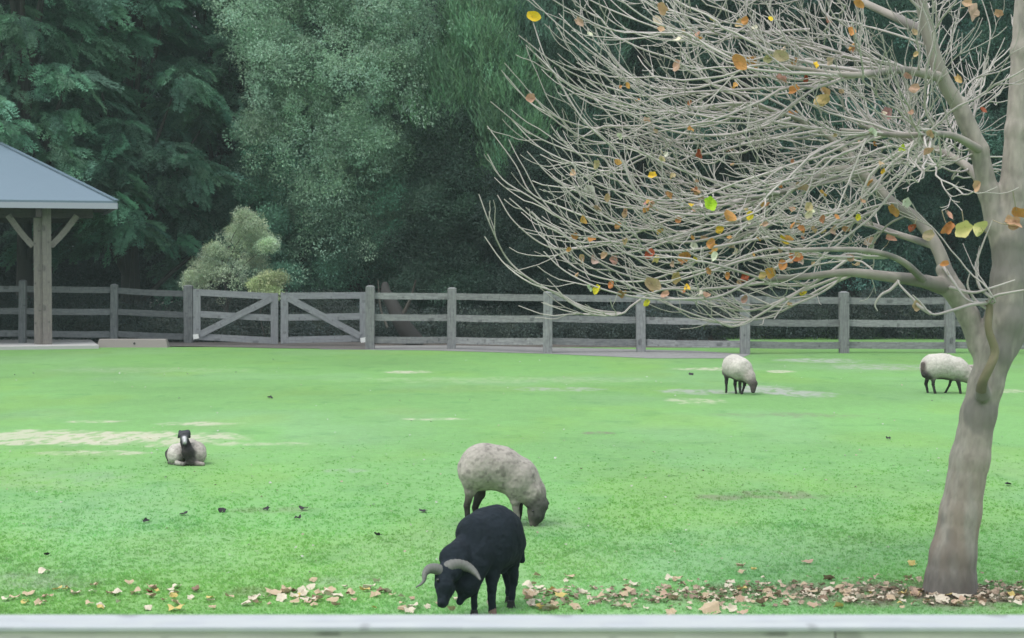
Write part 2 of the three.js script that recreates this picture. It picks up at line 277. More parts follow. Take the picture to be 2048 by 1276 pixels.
function gate(label, d, L, R, brace, hingeX) { // corners given as top-left, bottom-left, top-right, bottom-right
  const q = (x, y) => P(x, y, d), o = thing('timber_gate', label, 'gate', q((L[0] + R[0]) / 2, (L[2] + R[2]) / 2).setY(0), 'pair of timber gates in the fence');
  const W = 0.19;
  part('stile', beam(q(L[0], L[1] + 1), q(L[0], L[2] - 1), 0.06, W, V(0, 0, 1)), woodGate, o); part('stile', beam(q(R[0], R[1] + 1), q(R[0], R[2] - 1), 0.06, W, V(0, 0, 1)), woodGate, o);
  for (const f of [0.075, 0.49, 0.925]) part('rail', beam(q(L[0] + 2, lerp(L[1], L[2], f)), q(R[0] - 2, lerp(R[1], R[2], f)), 0.165, 0.045), woodGate, o);
  const a = brace > 0 ? [q(L[0] + 6, L[2] - 12), q(R[0] - 6, R[1] + 12)] : [q(L[0] + 8, L[1] + 12), q(R[0] - 6, R[2] - 12)]; a.forEach((v) => { v.z += 0.035; });
  part('brace', beam(a[0], a[1], 0.17, 0.035), woodGate, o);
  const hp = q(hingeX, lerp(L[1], L[2], 0.93)); hp.z += 0.06; const g = beam(hp.clone().add(V(-0.07, 0, 0)), hp.clone().add(V(0.07, 0.02, 0)), 0.12, 0.05); part('hinge', g, std({ color: rgb(0.55, 0.55, 0.53), roughness: 0.6 }), o);
  const mesh = []; const m = new MB(); // wire infill behind the rails
  for (let i = 1; i < 14; i++) { const t = i / 14; m.tube([q(lerp(L[0], R[0], t), lerp(L[1], R[1], t) + 4), q(lerp(L[0], R[0], t), lerp(L[2], R[2], t) - 4)].map((v) => v.add(V(0, 0, -0.04))), [0.002, 0.002], 3, [0.1, 0.1, 0.1]); }
  for (let i = 1; i < 10; i++) { const t = i / 10; m.tube([q(L[0], lerp(L[1], L[2], t)), q(R[0], lerp(R[1], R[2], t))].map((v) => v.add(V(0, 0, -0.045))), [0.002, 0.002], 3, [0.1, 0.1, 0.1]); }
  const w = part('wire_mesh', m.geo(), std({ vertexColors: true }), o); w.userData.kind = 'stuff';
}
gate('left leaf of the timber gate, its diagonal brace rising to the right', 44.2, [394, 577, 681], [549, 585, 689], 1, 393);
gate('right leaf of the timber gate, its diagonal brace falling to the right', 43.6, [569, 584, 688], [727, 583, 684], -1, 727);
{
  const b = G(193, 695), c = G(335, 695), d = -b.z, w = new THREE.Shape(); const sec = [[-0.16, 0], [0.16, 0], [0.10, 0.19], [0.07, 0.21], [-0.07, 0.21], [-0.10, 0.19]]; sec.forEach(([x, y], i) => (i ? w.lineTo(x, y) : w.moveTo(x, y)));
  const L = c.x - b.x, g = new THREE.ExtrudeGeometry(w, { depth: L, bevelEnabled: false, steps: 24 }); const p = g.attributes.position;
  for (let i = 0; i < p.count; i++) { const t = p.getZ(i) / L, e = clamp(Math.min(t, 1 - t) / 0.03); p.setY(i, p.getY(i)); p.setZ(i, t < 0.5 ? Math.max(p.getZ(i), p.getY(i) * 0.25) : Math.min(p.getZ(i), L - p.getY(i) * 0.25)); }
  g.computeVertexNormals(); g.rotateY(Math.PI / 2); g.translate(b.x, 0, b.z - 0.16);
  const o = thing('wheel_stop', 'low pale concrete parking block on bare ground left of the gate', 'parking block', V((b.x + c.x) / 2, 0, b.z));
  part('block', g, std({ color: rgb(0.20, 0.18, 0.165), bumpMap: dataTex(128, 128, (i, j) => { const v = h3(i, j, 1); return [v, v, v]; }), bumpScale: 0.01 }), o);
  const hg = new THREE.CylinderGeometry(0.03, 0.03, 0.01, 10); hg.rotateX(1.2); hg.translate(lerp(b.x, c.x, 0.53), 0.1, b.z - 0.028); part('pin_hole', hg, std({ color: rgb(0.02, 0.02, 0.02) }), o);
}

// ---------------------------------------------------------------- forest behind the fence
function leafQuad(arr, pos, dir, up, len, wid, fold = 0.25) { // a pointed leaf of two folded halves
  const s = V(0, 0, 0).crossVectors(dir, up).normalize(), tip = pos.clone().addScaledVector(dir, len), mid = pos.clone().addScaledVector(dir, len * 0.45), n = V(0, 0, 0).crossVectors(s, dir).normalize();
  const l = mid.clone().addScaledVector(s, wid / 2).addScaledVector(n, wid * fold), r = mid.clone().addScaledVector(s, -wid / 2).addScaledVector(n, wid * fold);
  for (const t of [[pos, l, tip], [pos, tip, r]]) for (const v of t) arr.push(v.x, v.y, v.z);
}
function soup(arr) { const g = new THREE.BufferGeometry(); g.setAttribute('position', new THREE.Float32BufferAttribute(arr, 3)); g.computeVertexNormals(); return g; }
const rdir = () => { const z = rr(-1, 1), a = rr(0, 6.283), q = Math.sqrt(1 - z * z); return V(q * Math.cos(a), z, q * Math.sin(a)); };
function sprayBough(sd, L = 1.15, droop = 0.3, leaf = 0.085) { // feathery flat frond, grows along +x
  seed(sd); const a = []; const at = (t) => V(L * t, -droop * t * t + 0.04, 0.05 * Math.sin(4 * t + sd));
  for (let i = 2; i <= 15; i++) {
    const t = i / 15, b = at(t), sl = L * 0.42 * (1 - 0.72 * t) * rr(0.7, 1.15);
    for (const s of [-1, 1]) {
      const dir = V(0.75, rr(-0.35, 0.12), s * 0.75).normalize(), n = Math.max(2, Math.round(sl / 0.052));
      for (let k = 1; k <= n; k++) { const q = b.clone().addScaledVector(dir, sl * k / n); q.y -= 0.16 * sl * (k / n) ** 2 + rr(0, 0.03); for (const w of [-1, 1]) leafQuad(a, q, V(0.55 + rr(-0.2, 0.2), rr(-0.35, 0.25), s * 0.5 + w * 0.5).normalize(), V(rr(-0.4, 0.4), 1, rr(-0.4, 0.4)), leaf * rr(0.8, 1.6), leaf * 0.5); }
    }
  }
  return soup(a);
}
function sprayLeafy(sd, R = 0.34, n = 110, leaf = 0.075) { seed(sd); const a = []; for (let i = 0; i < n; i++) { const d = rdir(), q = d.clone().multiplyScalar(R * Math.cbrt(rr(0.08, 1))); q.y *= 0.75; const o = d.clone().add(V(rr(-0.8, 0.8), rr(-0.7, 0.5), rr(-0.8, 0.8))).normalize(); leafQuad(a, q, o, V(rr(-0.6, 0.6), 1, rr(-0.6, 0.6)), leaf * rr(0.7, 1.35), leaf * 0.55 * rr(0.8, 1.2)); } return soup(a); }
function sprayWispy(sd, H = 0.9) { seed(sd); const a = []; for (let s = 0; s < 13; s++) { const b = V(rr(-0.25, 0.25), rr(-0.15, 0.1), rr(-0.25, 0.25)), lean = V(rr(-0.35, 0.35), 1, rr(-0.35, 0.35)).normalize(), h = H * rr(0.5, 1); for (let k = 0; k < 9; k++) { const t = k / 9, q = b.clone().addScaledVector(lean, h * t).add(V(lean.x * t * t * 0.4, 0, lean.z * t * t * 0.4)); leafQuad(a, q, lean.clone().add(V(rr(-0.5, 0.5), rr(-0.25, 0.3), rr(-0.5, 0.5))).normalize(), rdir(), rr(0.10, 0.19), 0.032); } } return soup(a); }
const sprays = { bough: [1, 2, 3, 4].map((s) => sprayBough(s)), leafy: [11, 12, 13].map((s) => sprayLeafy(s)), fine: [14, 15, 16].map((s) => sprayLeafy(s, 0.34, 90, 0.07)), coarse: [17, 18].map((s) => sprayLeafy(s, 0.6, 120, 0.14)), wispy: [21, 22, 23].map((s) => sprayWispy(s)) };
const leafMat = (c, tr = 0.45) => new THREE.MeshPhysicalMaterial({ color: rgb(...c), roughness: 0.75, transmission: tr, thickness: 0, side: THREE.DoubleSide, specularIntensity: 0.35 });
const barkDark = std({ color: rgb(0.045, 0.04, 0.035), vertexColors: true });

function crownMesh(list, kinds, mat, parent, base, tint) { // list of {p, q(quaternion), s}
  const per = kinds.map(() => []); for (const e of list) per[Math.floor(rnd() * kinds.length)].push(e);
  const m4 = new THREE.Matrix4(), c = new THREE.Color(), sc = V(1, 1, 1);
  per.forEach((es, k) => {
    if (!es.length) return; const im = shadow(new THREE.InstancedMesh(kinds[k], mat, es.length)); im.name = 'crown'; im.userData.kind = 'stuff';
    es.forEach((e, i) => { m4.compose(e.p.clone().sub(base), e.q, sc.setScalar(e.s)); im.setMatrixAt(i, m4); const v = e.v ?? 1; c.setRGB(v * (1 + tint * gauss() * 0.5), v * (1 + tint * 0.25 * gauss()), v * (1 + tint * gauss() * 0.5)); im.setColorAt(i, c); });
    parent.add(im);
  });
}
function trunkGeo(base, h, r, lobes, bend = 0.3) {
  const m = new MB(), col = [1, 1, 1], top = base.clone().add(V(rr(-bend, bend), h, rr(-bend, bend))), pts = curve([base.clone().setY(-0.2), base.clone().lerp(top, 0.35).add(V(rr(-bend, bend) * 0.5, 0, 0)), top], 14);
  m.tube(pts, pts.map((_, i) => r * (1.25 * Math.exp(-i * 0.9) * 0.35 + 1 - 0.85 * i / 14)), 9, col);
  for (const l of lobes) { const t = clamp((l.y / h) * 0.72, 0.12, 0.9), s = pts[Math.floor(t * 14)]; m.tube(curve([s, s.clone().lerp(l, 0.5).add(V(0, 0.15, 0)), l], 6), [r * 0.4, r * 0.33, r * 0.28, r * 0.22, r * 0.17, r * 0.1, r * 0.05], 5, col); }
  return m.geo();
}
const up = V(0, 1, 0), Q = () => new THREE.Quaternion();
function aim(dir, roll = 0) { const x = dir.clone().normalize(), z = V(0, 0, 0).crossVectors(x, up).normalize(), y = V(0, 0, 0).crossVectors(z, x); return Q().setFromRotationMatrix(new THREE.Matrix4().makeBasis(x, y, z)).multiply(Q().setFromAxisAngle(V(1, 0, 0), roll)); }

function lobedTree(name, label, o) { // o: px, d, h, R, low, n, kinds, color, lobe, tint, sd
  seed(o.sd); const base = P(o.px, HORIZON, o.d).setY(0), t = thing(name, label, o.cat ?? 'tree', base, o.group), lobes = [], list = [], H = o.h - o.low, M = Math.round((o.lobes ?? 34) * 2.4);
  if (o.custom) for (const [x, y, r] of o.custom) lobes.push({ p: P(x, y, o.d + rr(-0.5, 0.5)), r: r * o.d / F, v: rr(0.8, 1.25) });
  else for (let i = 0; i < M; i++) { const y = (i + 0.5) / M, d = rdir(), prof = Math.pow(Math.sin(Math.PI * clamp(0.10 + 0.86 * y)), 0.6) * (o.cone ? 1.15 - 0.75 * y : 1), a = i * 2.39996 + rr(-0.5, 0.5), k = rr(0.45, 1) * prof; lobes.push({ p: base.clone().add(V(Math.cos(a) * k * o.R, o.low + y * H, Math.sin(a) * k * o.R)), r: o.R * rr(0.13, 0.33) * (o.lobe ?? 1), v: 1 + rr(-1, 1) * (o.vv ?? 0.4) }); }
  for (let i = 0; i < o.n; i++) {
    const l = lobes[Math.floor(rnd() * lobes.length)], d = rdir(); if (d.y < -0.35 && rnd() < 0.75) d.y = -d.y;
    const p = l.p.clone().add(V(d.x * l.r, d.y * l.r * (o.flat ?? 0.8), d.z * l.r).multiplyScalar(rr(0.55, 1.0) + Math.pow(rnd(), 4) * 0.7));
    if (p.y < 0.15) continue;
    list.push({ p, q: o.wispy ? Q().setFromEuler(new THREE.Euler(rr(-0.35, 0.35), rr(0, 6.28), rr(-0.35, 0.35))) : Q().setFromEuler(new THREE.Euler(rr(-0.6, 0.6), rr(0, 6.28), rr(-0.6, 0.6))), s: rr(0.75, 1.25) * (o.s ?? 1), v: l.v * rr(0.7, 1.3) });
  }
  part('trunk', trunkGeo(base, o.h * 0.8, o.r ?? 0.22, lobes.slice(0, 12).map((l) => l.p)), barkDark, t);
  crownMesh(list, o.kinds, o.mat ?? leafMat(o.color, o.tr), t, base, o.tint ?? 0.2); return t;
}
function boughTree(name, label, o) { // layered drooping boughs
  seed(o.sd); const base = P(o.px, HORIZON, o.d).setY(0), t = thing(name, label, 'tree', base, o.group), list = [], ends = [];
  for (let i = 0; i < o.boughs; i++) {
    const y = i / o.boughs, h = o.low + (o.h - o.low) * y, a = i * 2.39996 + rr(-0.4, 0.4), L = o.R * (1 - 0.7 * y) * rr(0.65, 1.1), out = V(Math.cos(a), 0, Math.sin(a)), dr = rr(0.02, 0.16), v = rr(0.7, 1.25), rise = rr(0.05, 0.3);
    const at = (u) => base.clone().addScaledVector(out, L * u).add(V(0, h + rise * L * u - dr * L * u * u * 2.2, 0)); ends.push(at(0.8));
    const n = Math.round(o.per * L / o.R);
    for (let k = 0; k < n; k++) { const u = 0.22 + 0.8 * Math.pow(rnd(), 0.8), side = rr(-1, 1), dir = out.clone().add(V(-out.z, 0, out.x).multiplyScalar(side * 1.1)).add(V(0, rr(-0.95, 0.1), 0)); list.push({ p: at(u).add(V(-out.z, 0, out.x).multiplyScalar(side * 0.5 * L * 0.35 * (1.15 - u))).add(V(0, rr(-0.28, 0.14), 0)), q: aim(dir, rr(-0.75, 0.75)), s: rr(0.6, 1.1) * (o.s ?? 1), v: v * rr(0.6, 1.4) }); }
  }
  part('trunk', trunkGeo(base, o.h, o.r ?? 0.3, ends.filter((_, i) => i % 3 === 0), 0.15), barkDark, t);
  crownMesh(list, sprays.bough, leafMat(o.color, o.tr), t, base, o.tint ?? 0.2); return t;
}
boughTree('cedar_tree', 'feathery green tree filling the top left corner above the pavilion', { px: 52, d: 48.5, h: 15, low: 4.6, R: 3.3, boughs: 56, per: 30, color: [0.125, 0.275, 0.175], sd: 101, r: 0.28 });
boughTree('cedar_tree', 'tall tree with drooping layered boughs behind the pavilion roof tip', { px: 262, d: 51, h: 17, low: 2.7, R: 3.7, boughs: 74, per: 32, color: [0.115, 0.265, 0.17], sd: 102, r: 0.3 });
boughTree('cedar_tree', 'soft grey-green layered tree above the pale yellowish bush', { px: 450, d: 53.5, h: 17, low: 2.2, R: 3.7, boughs: 70, per: 34, color: [0.15, 0.29, 0.20], sd: 103 });
lobedTree('willow_tree', 'tall pale hazy green tree at the top centre', { px: 695, d: 50.8, h: 14.5, low: 2.6, R: 3.1, vv: 0.14, lobe: 1.55, n: 5600, kinds: sprays.fine, color: [0.29, 0.44, 0.31], sd: 104, lobes: 44, tint: 0.15, tr: 0.4 });
lobedTree('leafy_tree', 'dense teal-green rounded tree behind the gate with a dark trunk', { px: 752, d: 51.5, h: 7.5, low: 1.5, R: 2.5, cone: true, n: 3000, kinds: sprays.fine, color: [0.155, 0.33, 0.225], sd: 105, lobes: 40, r: 0.2 });
lobedTree('leafy_tree', 'dense small-leaved green tree right of the pale yellowish bush', { px: 605, d: 51.8, h: 8.0, low: 0.5, R: 2.7, cone: true, n: 3200, kinds: sprays.fine, color: [0.16, 0.33, 0.23], sd: 106, lobes: 40 });
lobedTree('wispy_tree', 'bright wispy upright-leaved tree right of the pale hazy tree', { px: 975, d: 50, h: 9.2, low: 2.9, R: 2.0, n: 3000, kinds: sprays.wispy, wispy: true, color: [0.13, 0.26, 0.14], sd: 107, lobes: 30, tr: 0.4 });
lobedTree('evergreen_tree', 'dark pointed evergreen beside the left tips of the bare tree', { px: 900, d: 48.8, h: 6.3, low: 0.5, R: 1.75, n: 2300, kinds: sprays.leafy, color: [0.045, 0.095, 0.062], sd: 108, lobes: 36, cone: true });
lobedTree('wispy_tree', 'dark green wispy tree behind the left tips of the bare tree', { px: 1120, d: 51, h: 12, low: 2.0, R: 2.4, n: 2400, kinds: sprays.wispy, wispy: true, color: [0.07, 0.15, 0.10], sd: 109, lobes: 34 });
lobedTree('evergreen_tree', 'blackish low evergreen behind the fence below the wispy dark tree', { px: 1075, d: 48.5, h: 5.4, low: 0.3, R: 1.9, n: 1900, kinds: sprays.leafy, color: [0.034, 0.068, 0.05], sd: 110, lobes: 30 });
[[1290, 51, 13, 111, 'dark leafy tree behind the left half of the bare crown'], [1490, 53, 15, 112, 'dark leafy tree behind the middle of the bare crown'], [1700, 51, 14, 113, 'teal-green leafy tree behind the right of the bare crown'], [1905, 53, 15, 114, 'green leafy tree behind the trunk top of the bare tree'], [2110, 51, 14, 115, 'leafy tree at the right edge behind the bare tree']].forEach(([px, d, h, sd, label], i) =>
  lobedTree('leafy_tree', label, { px, d, h, low: 1.2, R: 2.7, n: 2300, kinds: sprays.leafy, color: i < 2 ? [0.055, 0.115, 0.085] : [0.09, 0.19, 0.145], sd, lobes: 36, group: undefined }));
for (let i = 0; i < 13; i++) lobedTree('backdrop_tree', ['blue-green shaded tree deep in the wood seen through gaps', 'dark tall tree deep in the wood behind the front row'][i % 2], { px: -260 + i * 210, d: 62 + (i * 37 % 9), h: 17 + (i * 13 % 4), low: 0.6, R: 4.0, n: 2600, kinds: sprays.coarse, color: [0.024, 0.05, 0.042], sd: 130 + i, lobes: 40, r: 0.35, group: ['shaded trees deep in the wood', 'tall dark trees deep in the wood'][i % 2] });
lobedTree('pale_bush', 'pale yellowish-grey leafy bush standing behind the left gate post', { px: 462, d: 46.6, h: 3.3, low: 0.5, R: 1.05, n: 520, kinds: sprays.fine, color: [0.45, 0.54, 0.38], sd: 151, r: 0.05, cat: 'bush', s: 0.55, tr: 0.35, custom: [[490, 436, 13], [500, 455, 24], [517, 485, 27], [484, 498, 32], [536, 492, 11], [442, 528, 34], [410, 552, 34], [462, 556, 40], [505, 535, 34], [386, 566, 20], [430, 505, 16], [470, 470, 18]] });
lobedTree('pale_bush', 'small yellow-green bush peeping over the middle of the gate', { px: 540, d: 45.6, h: 1.6, low: 0.3, R: 0.5, n: 110, custom: [[532, 562, 12], [556, 560, 10], [516, 574, 12], [545, 585, 14]], kinds: sprays.fine, color: [0.46, 0.53, 0.30], sd: 152, lobes: 10, r: 0.03, cat: 'bush', s: 0.6, tr: 0.35 });

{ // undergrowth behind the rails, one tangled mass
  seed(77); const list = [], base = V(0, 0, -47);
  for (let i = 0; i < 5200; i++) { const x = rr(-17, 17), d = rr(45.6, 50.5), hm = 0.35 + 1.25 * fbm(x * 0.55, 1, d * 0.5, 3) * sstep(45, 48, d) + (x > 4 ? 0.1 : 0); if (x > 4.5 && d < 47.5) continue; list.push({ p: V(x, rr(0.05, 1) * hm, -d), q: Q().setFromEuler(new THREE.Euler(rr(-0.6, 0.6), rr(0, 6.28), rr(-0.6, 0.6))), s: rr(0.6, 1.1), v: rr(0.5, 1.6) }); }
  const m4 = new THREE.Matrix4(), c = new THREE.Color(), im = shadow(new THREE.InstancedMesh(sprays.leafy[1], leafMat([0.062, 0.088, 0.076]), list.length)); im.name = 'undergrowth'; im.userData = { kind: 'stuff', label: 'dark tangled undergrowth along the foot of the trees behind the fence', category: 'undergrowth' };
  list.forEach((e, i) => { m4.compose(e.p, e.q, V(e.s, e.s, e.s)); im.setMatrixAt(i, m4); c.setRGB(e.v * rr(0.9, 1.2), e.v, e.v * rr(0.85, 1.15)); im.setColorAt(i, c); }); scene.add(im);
  const lt = thing('leaning_trunk', 'dark leaning tree trunk behind the rails right of the gate', 'tree trunk', G(830, 686)), m = new MB(), d = 44.9;
  m.tube(curve([P(838, 694, d), P(805, 650, d), P(785, 610, d + 0.3), P(772, 585, d + 0.8), P(770, 570, d + 1.4)], 14), Array.from({ length: 15 }, (_, i) => lerp(0.26, 0.1, i / 14)), 9, [0.4, 0.4, 0.4]);
  m.tube(curve([P(800, 640, d), P(820, 600, d), P(832, 560, d - 0.2)], 8), Array.from({ length: 9 }, (_, i) => lerp(0.06, 0.02, i / 8)), 6, [1.1, 1.1, 1]); m.tube(curve([P(775, 655, d - 0.1), P(762, 620, d), P(756, 560, d)], 8), Array.from({ length: 9 }, (_, i) => lerp(0.04, 0.015, i / 8)), 6, [1.3, 1.3, 1.2]); part('trunk', m.geo(), barkDark, lt);
}

// ---------------------------------------------------------------- the bare tree in front
const D0 = 10.4;
const barkMat = std({ vertexColors: true, roughness: 0.88 });
{
  const tree = thing('bare_tree', 'leaning smooth grey tree, almost bare, with a few orange leaves left', 'tree', G(1900, 1192)), q = (x, y, dd = 0) => P(x, y, D0 + dd), R = (w, dd = 0) => w / 2 * (D0 + dd) / F;
  const barkCol = (v) => { const a = fbm(v.x * 7, v.y * 3.5, v.z * 7, 4), b = fbm(v.x * 60 + 5, v.y * 16, v.z * 60, 3), low = sstep(0.35, -0.05, v.y - 0.1), patch = sstep(0.52, 0.60, fbm(v.x * 5 + 20, v.y * 2.6, v.z * 5, 3)), spot = sstep(0.66, 0.72, fbm(v.x * 30, v.y * 22, v.z * 30, 2)) * 0.7, red = sstep(1.35, 0.2, v.y) * sstep(0.4, 0.62, fbm(v.x * 9 + 3, v.y * 2, v.z * 9, 3));
    let c = [0.255, 0.226, 0.198].map((k) => k * (0.45 + 0.5 * a + 0.65 * b)); c = c.map((k, i) => lerp(k, [0.135, 0.125, 0.115][i], patch * 0.7)); c = c.map((k, i) => lerp(k, [0.195, 0.138, 0.104][i], red * 0.6)); c = c.map((k, i) => lerp(k, [0.085, 0.07, 0.058][i], spot * 0.22)); return c.map((k, i) => lerp(k, [0.075, 0.068, 0.062][i] * (0.7 + 0.6 * b), low * 0.75)); };
  const seg = (list, k = 0.06) => { k *= 0.6; const out = []; for (let i = 0; i + 1 < list.length; i++) { const [a, b] = [list[i], list[i + 1]]; out.push({ a: q(a[0], a[1], a[3] ?? 0), b: q(b[0], b[1], b[3] ?? 0), r: R(a[2], a[3] ?? 0), rb: R(b[2], b[3] ?? 0), k }); } return out; };
  const prims = [...seg([[1898, 1206, 108], [1901, 1160, 98], [1906, 1110, 90], [1921, 1024, 79], [1940, 918, 75], [1957, 828, 68], [1972, 770, 66], [1989, 706, 70], [2008, 640, 74], [2016, 560, 66], [2018, 480, 60], [2025, 380, 52], [2033, 260, 42], [2040, 100, 34], [2048, -60, 28]]),
    ...seg([[1984, 730, 52, 0.02], [1958, 690, 42, 0.04], [1936, 630, 42, 0.04], [1908, 582, 40, 0.02], [1888, 540, 32, 0.05]], 0.05), ...seg([[1908, 582, 34, 0.02], [1878, 570, 30, 0], [1850, 563, 28, -0.05]], 0.04), ...seg([[2004, 690, 70, 0.05], [2038, 630, 66, 0.12], [2075, 570, 60, 0.2], [2110, 470, 52, 0.3]], 0.05), ...seg([[2015, 520, 48], [1992, 450, 42], [1977, 384, 40], [1958, 300, 36, -0.02], [1917, 208, 34, -0.05]], 0.05),
    ...seg([[1870, 1212, 26, -0.08], [1893, 1150, 40, -0.03]], 0.08), ...seg([[1935, 1212, 26, -0.1], [1918, 1150, 40, -0.03]], 0.08), ...seg([[1842, 1202, 16, 0.05], [1885, 1160, 40]], 0.06), ...seg([[1958, 1204, 18, 0.05], [1925, 1150, 40]], 0.06), ...seg([[1966, 790, 30, -0.12], [1964, 770, 24, -0.17]], 0.05)];
  const tg = sdfMesh(prims, 0.010, (v, n) => barkCol(v), (x, y, z) => 0.005 * (fbm(x * 9, y * 4, z * 9, 3) - 0.5) + 0.007 * (fbm(x * 45, y * 14, z * 45, 3) - 0.5));
  part('trunk', tg, barkMat, tree);
  const limbs = []; // every limb as points with radii, from which branches spring
  const limb = (name, list, n, label) => { const c = curve(list.map((l) => q(l[0], l[1], l[3] ?? 0)), n), rad = c.map((_, i) => lerpList(list.map((l) => R(l[2], l[3] ?? 0)), i / n)); const m = new MB(); m.tube(c, rad, 10, (v) => barkCol(v)); part(name, m.geo(), label ? std({ vertexColors: true, color: rgb(0.62, 0.60, 0.42) }) : barkMat, tree, label); c.forEach((p, i) => limbs.push({ p, r: rad[i], t: c[Math.min(n, i + 1)].clone().sub(c[Math.max(0, i - 1)]).normalize() })); };
  limb('limb', [[1905, 578, 32, 0.02], [1850, 563, 27, -0.05], [1775, 553, 21, -0.1], [1700, 545, 17, -0.15], [1620, 552, 13, -0.3], [1530, 560, 10, -0.45]], 30);
  limb('limb', [[1895, 550, 30, 0.05], [1873, 493, 26, 0.1], [1832, 436, 23, 0.2], [1785, 406, 22, 0.25], [1719, 345, 20, 0.3], [1660, 340, 17, 0.3], [1600, 372, 13, 0.2], [1500, 400, 9, 0.1]], 34);
  limb('limb', [[1930, 232, 32, -0.04], [1884, 154, 29, -0.1], [1856, 66, 26, -0.15], [1835, -30, 22, -0.2], [1800, -160, 15, -0.2]], 24);
  limb('limb', [[1719, 345, 18, 0.3], [1690, 300, 14, 0.35], [1600, 240, 11, 0.4], [1480, 200, 8, 0.3]], 24);
  limb('limb', [[1884, 154, 22, -0.1], [1800, 140, 15, -0.4], [1700, 150, 12, -0.7], [1560, 130, 8, -0.9]], 24);
  limb('limb', [[1856, 66, 20, -0.1], [1760, 20, 15, 0.2], [1640, -30, 12, 0.6], [1480, -50, 8, 0.9]], 24);
  limb('limb', [[1850, 563, 16, -0.05], [1800, 520, 13, -0.4], [1720, 500, 11, -0.8], [1580, 500, 8, -1.1]], 24);
  limb('limb', [[1873, 493, 16, 0.1], [1800, 470, 13, 0.5], [1700, 440, 11, 0.9], [1560, 440, 8, 1.2]], 24);
  limb('limb', [[1977, 384, 22, 0], [1930, 330, 16, 0.3], [1850, 290, 13, 0.6], [1720, 250, 9, 0.9]], 24);
  limb('limb', [[1960, 300, 18, -0.05], [1900, 270, 14, -0.35], [1800, 270, 11, -0.7], [1680, 260, 8, -0.9]], 24);
  limb('broken_branch', [[1962, 782, 22, -0.17], [1966, 762, 19, -0.2], [1979, 735, 18, -0.23], [1990, 704, 18, -0.22], [1977, 658, 15, -0.24], [1979, 612, 15, -0.22], [1976, 600, 12, -0.22]], 22, 'crooked olive-brown dead branch in front of the trunk');
  // branches that sweep out and turn up at their tips
  const poly = [[1055, -300], [1055, 0], [1000, 250], [945, 400], [970, 500], [1100, 590], [1250, 630], [1440, 652], [1560, 640], [1680, 610], [1780, 600], [1870, 630], [1950, 610], [1990, 590], [2070, 560], [2250, 560], [2250, -300]];
  const inside = (x, y) => { let c = false; for (let i = 0, j = poly.length - 1; i < poly.length; j = i++) { const [a, b] = poly[i], [e, f] = poly[j]; if ((b > y) !== (f > y) && x < (e - a) * (y - b) / (f - b) + a) c = !c; } return c; };
  seed(4242); const C = q(1930, 300), nodes = [];
  const twigCol = (p) => { const k = 0.8 + 0.45 * vn(p.x * 3, p.y * 3, p.z * 3); return [0.365 * k, 0.33 * k, 0.308 * k]; };
  function path(S, T, d0, d1, bow, n) { const L = S.distanceTo(T), c1 = S.clone().addScaledVector(d0, L * 0.35), c2 = T.clone().addScaledVector(d1, -L * 0.35), b = new THREE.CubicBezierCurve3(S, c1, c2, T), k1 = rr(0, 99), pts = b.getPoints(n); pts.forEach((p, i) => { const w = Math.sin(Math.PI * i / n) * L * 0.09; p.x += (vn(i * 0.45 + k1, 1, 1) - 0.5) * w; p.y += (vn(i * 0.45, k1, 2) - 0.5) * w; p.z += (vn(i * 0.45, 3, k1) - 0.5) * w; }); return pts; }
  function grow(m, P0, dir, len, r, lev) {
    if (proj(P0)[0] < 1130 && lev > 1) return; if (proj(P0)[0] < 1080) len *= 0.42; const n = lev > 1 ? 5 : 7, up2 = V(dir.x, dir.y + rr(0.2, 1.1), dir.z).add(V(rr(-0.45, 0.45), 0, rr(-0.45, 0.45))).normalize(), T = P0.clone().addScaledVector(dir, len * 0.55).addScaledVector(up2, len * 0.45), pts = path(P0, T, dir, up2, 0, n); if (proj(T)[0] < 958) return;
    m.tube(pts, pts.map((_, i) => Math.max(0.0023, r * (1 - 0.55 * i / n))), 4, twigCol(P0)); pts.forEach((p, i) => { if (i > 2) nodes.push(p); });
    if (lev < 3) { const k = lev === 1 ? Math.round(rr(0.8, 2.8)) : Math.round(rr(0, 1.1)); for (let i = 0; i < k; i++) { const f = rr(0.25, 0.95), a = pts[Math.floor(f * n)], b = pts[Math.min(n, Math.floor(f * n) + 1)], t = b.clone().sub(a); if (t.lengthSq() < 1e-9) continue; t.normalize(); const s = rdir(); s.addScaledVector(t, -s.dot(t)).normalize(); grow(m, a, t.multiplyScalar(0.84).addScaledVector(s, 0.55).normalize(), len * rr(0.4, 0.7), r * 0.72 * (1 - 0.4 * f), lev + 1); } }
  }
  const branchFrom = (pts, r0, r1, K, len) => {
    const n = pts.length - 1, m = new MB(), tw = new MB(); m.tube(pts, pts.map((_, i) => lerp(r0, r1, Math.pow(i / n, 0.8))), 6, (v) => twigCol(v)); pts.forEach((p, i) => { if (i > n * 0.3) nodes.push(p); });
    const b = part('branch', m.geo(), barkMat, tree);
    for (let k = 0; k < K; k++) { const f = rr(0.2, 0.95), i = Math.floor(f * n), t = pts[Math.min(n, i + 1)].clone().sub(pts[Math.max(0, i - 1)]).normalize(), s = rdir(); s.addScaledVector(t, -s.dot(t)).normalize(); const gd = t.clone().multiplyScalar(0.9).addScaledVector(s, 0.44).normalize(); if (proj(pts[i])[1] > 570) gd.y = Math.max(gd.y, -0.1); grow(tw, pts[i], gd, rr(0.6, 1.2) * len * (1 - 0.35 * f), lerp(r0, r1, f) * 0.78, 1); }
    if (K) { const tm = part('twigs', tw.geo(), barkMat, b); tm.userData.kind = 'stuff'; }
  };
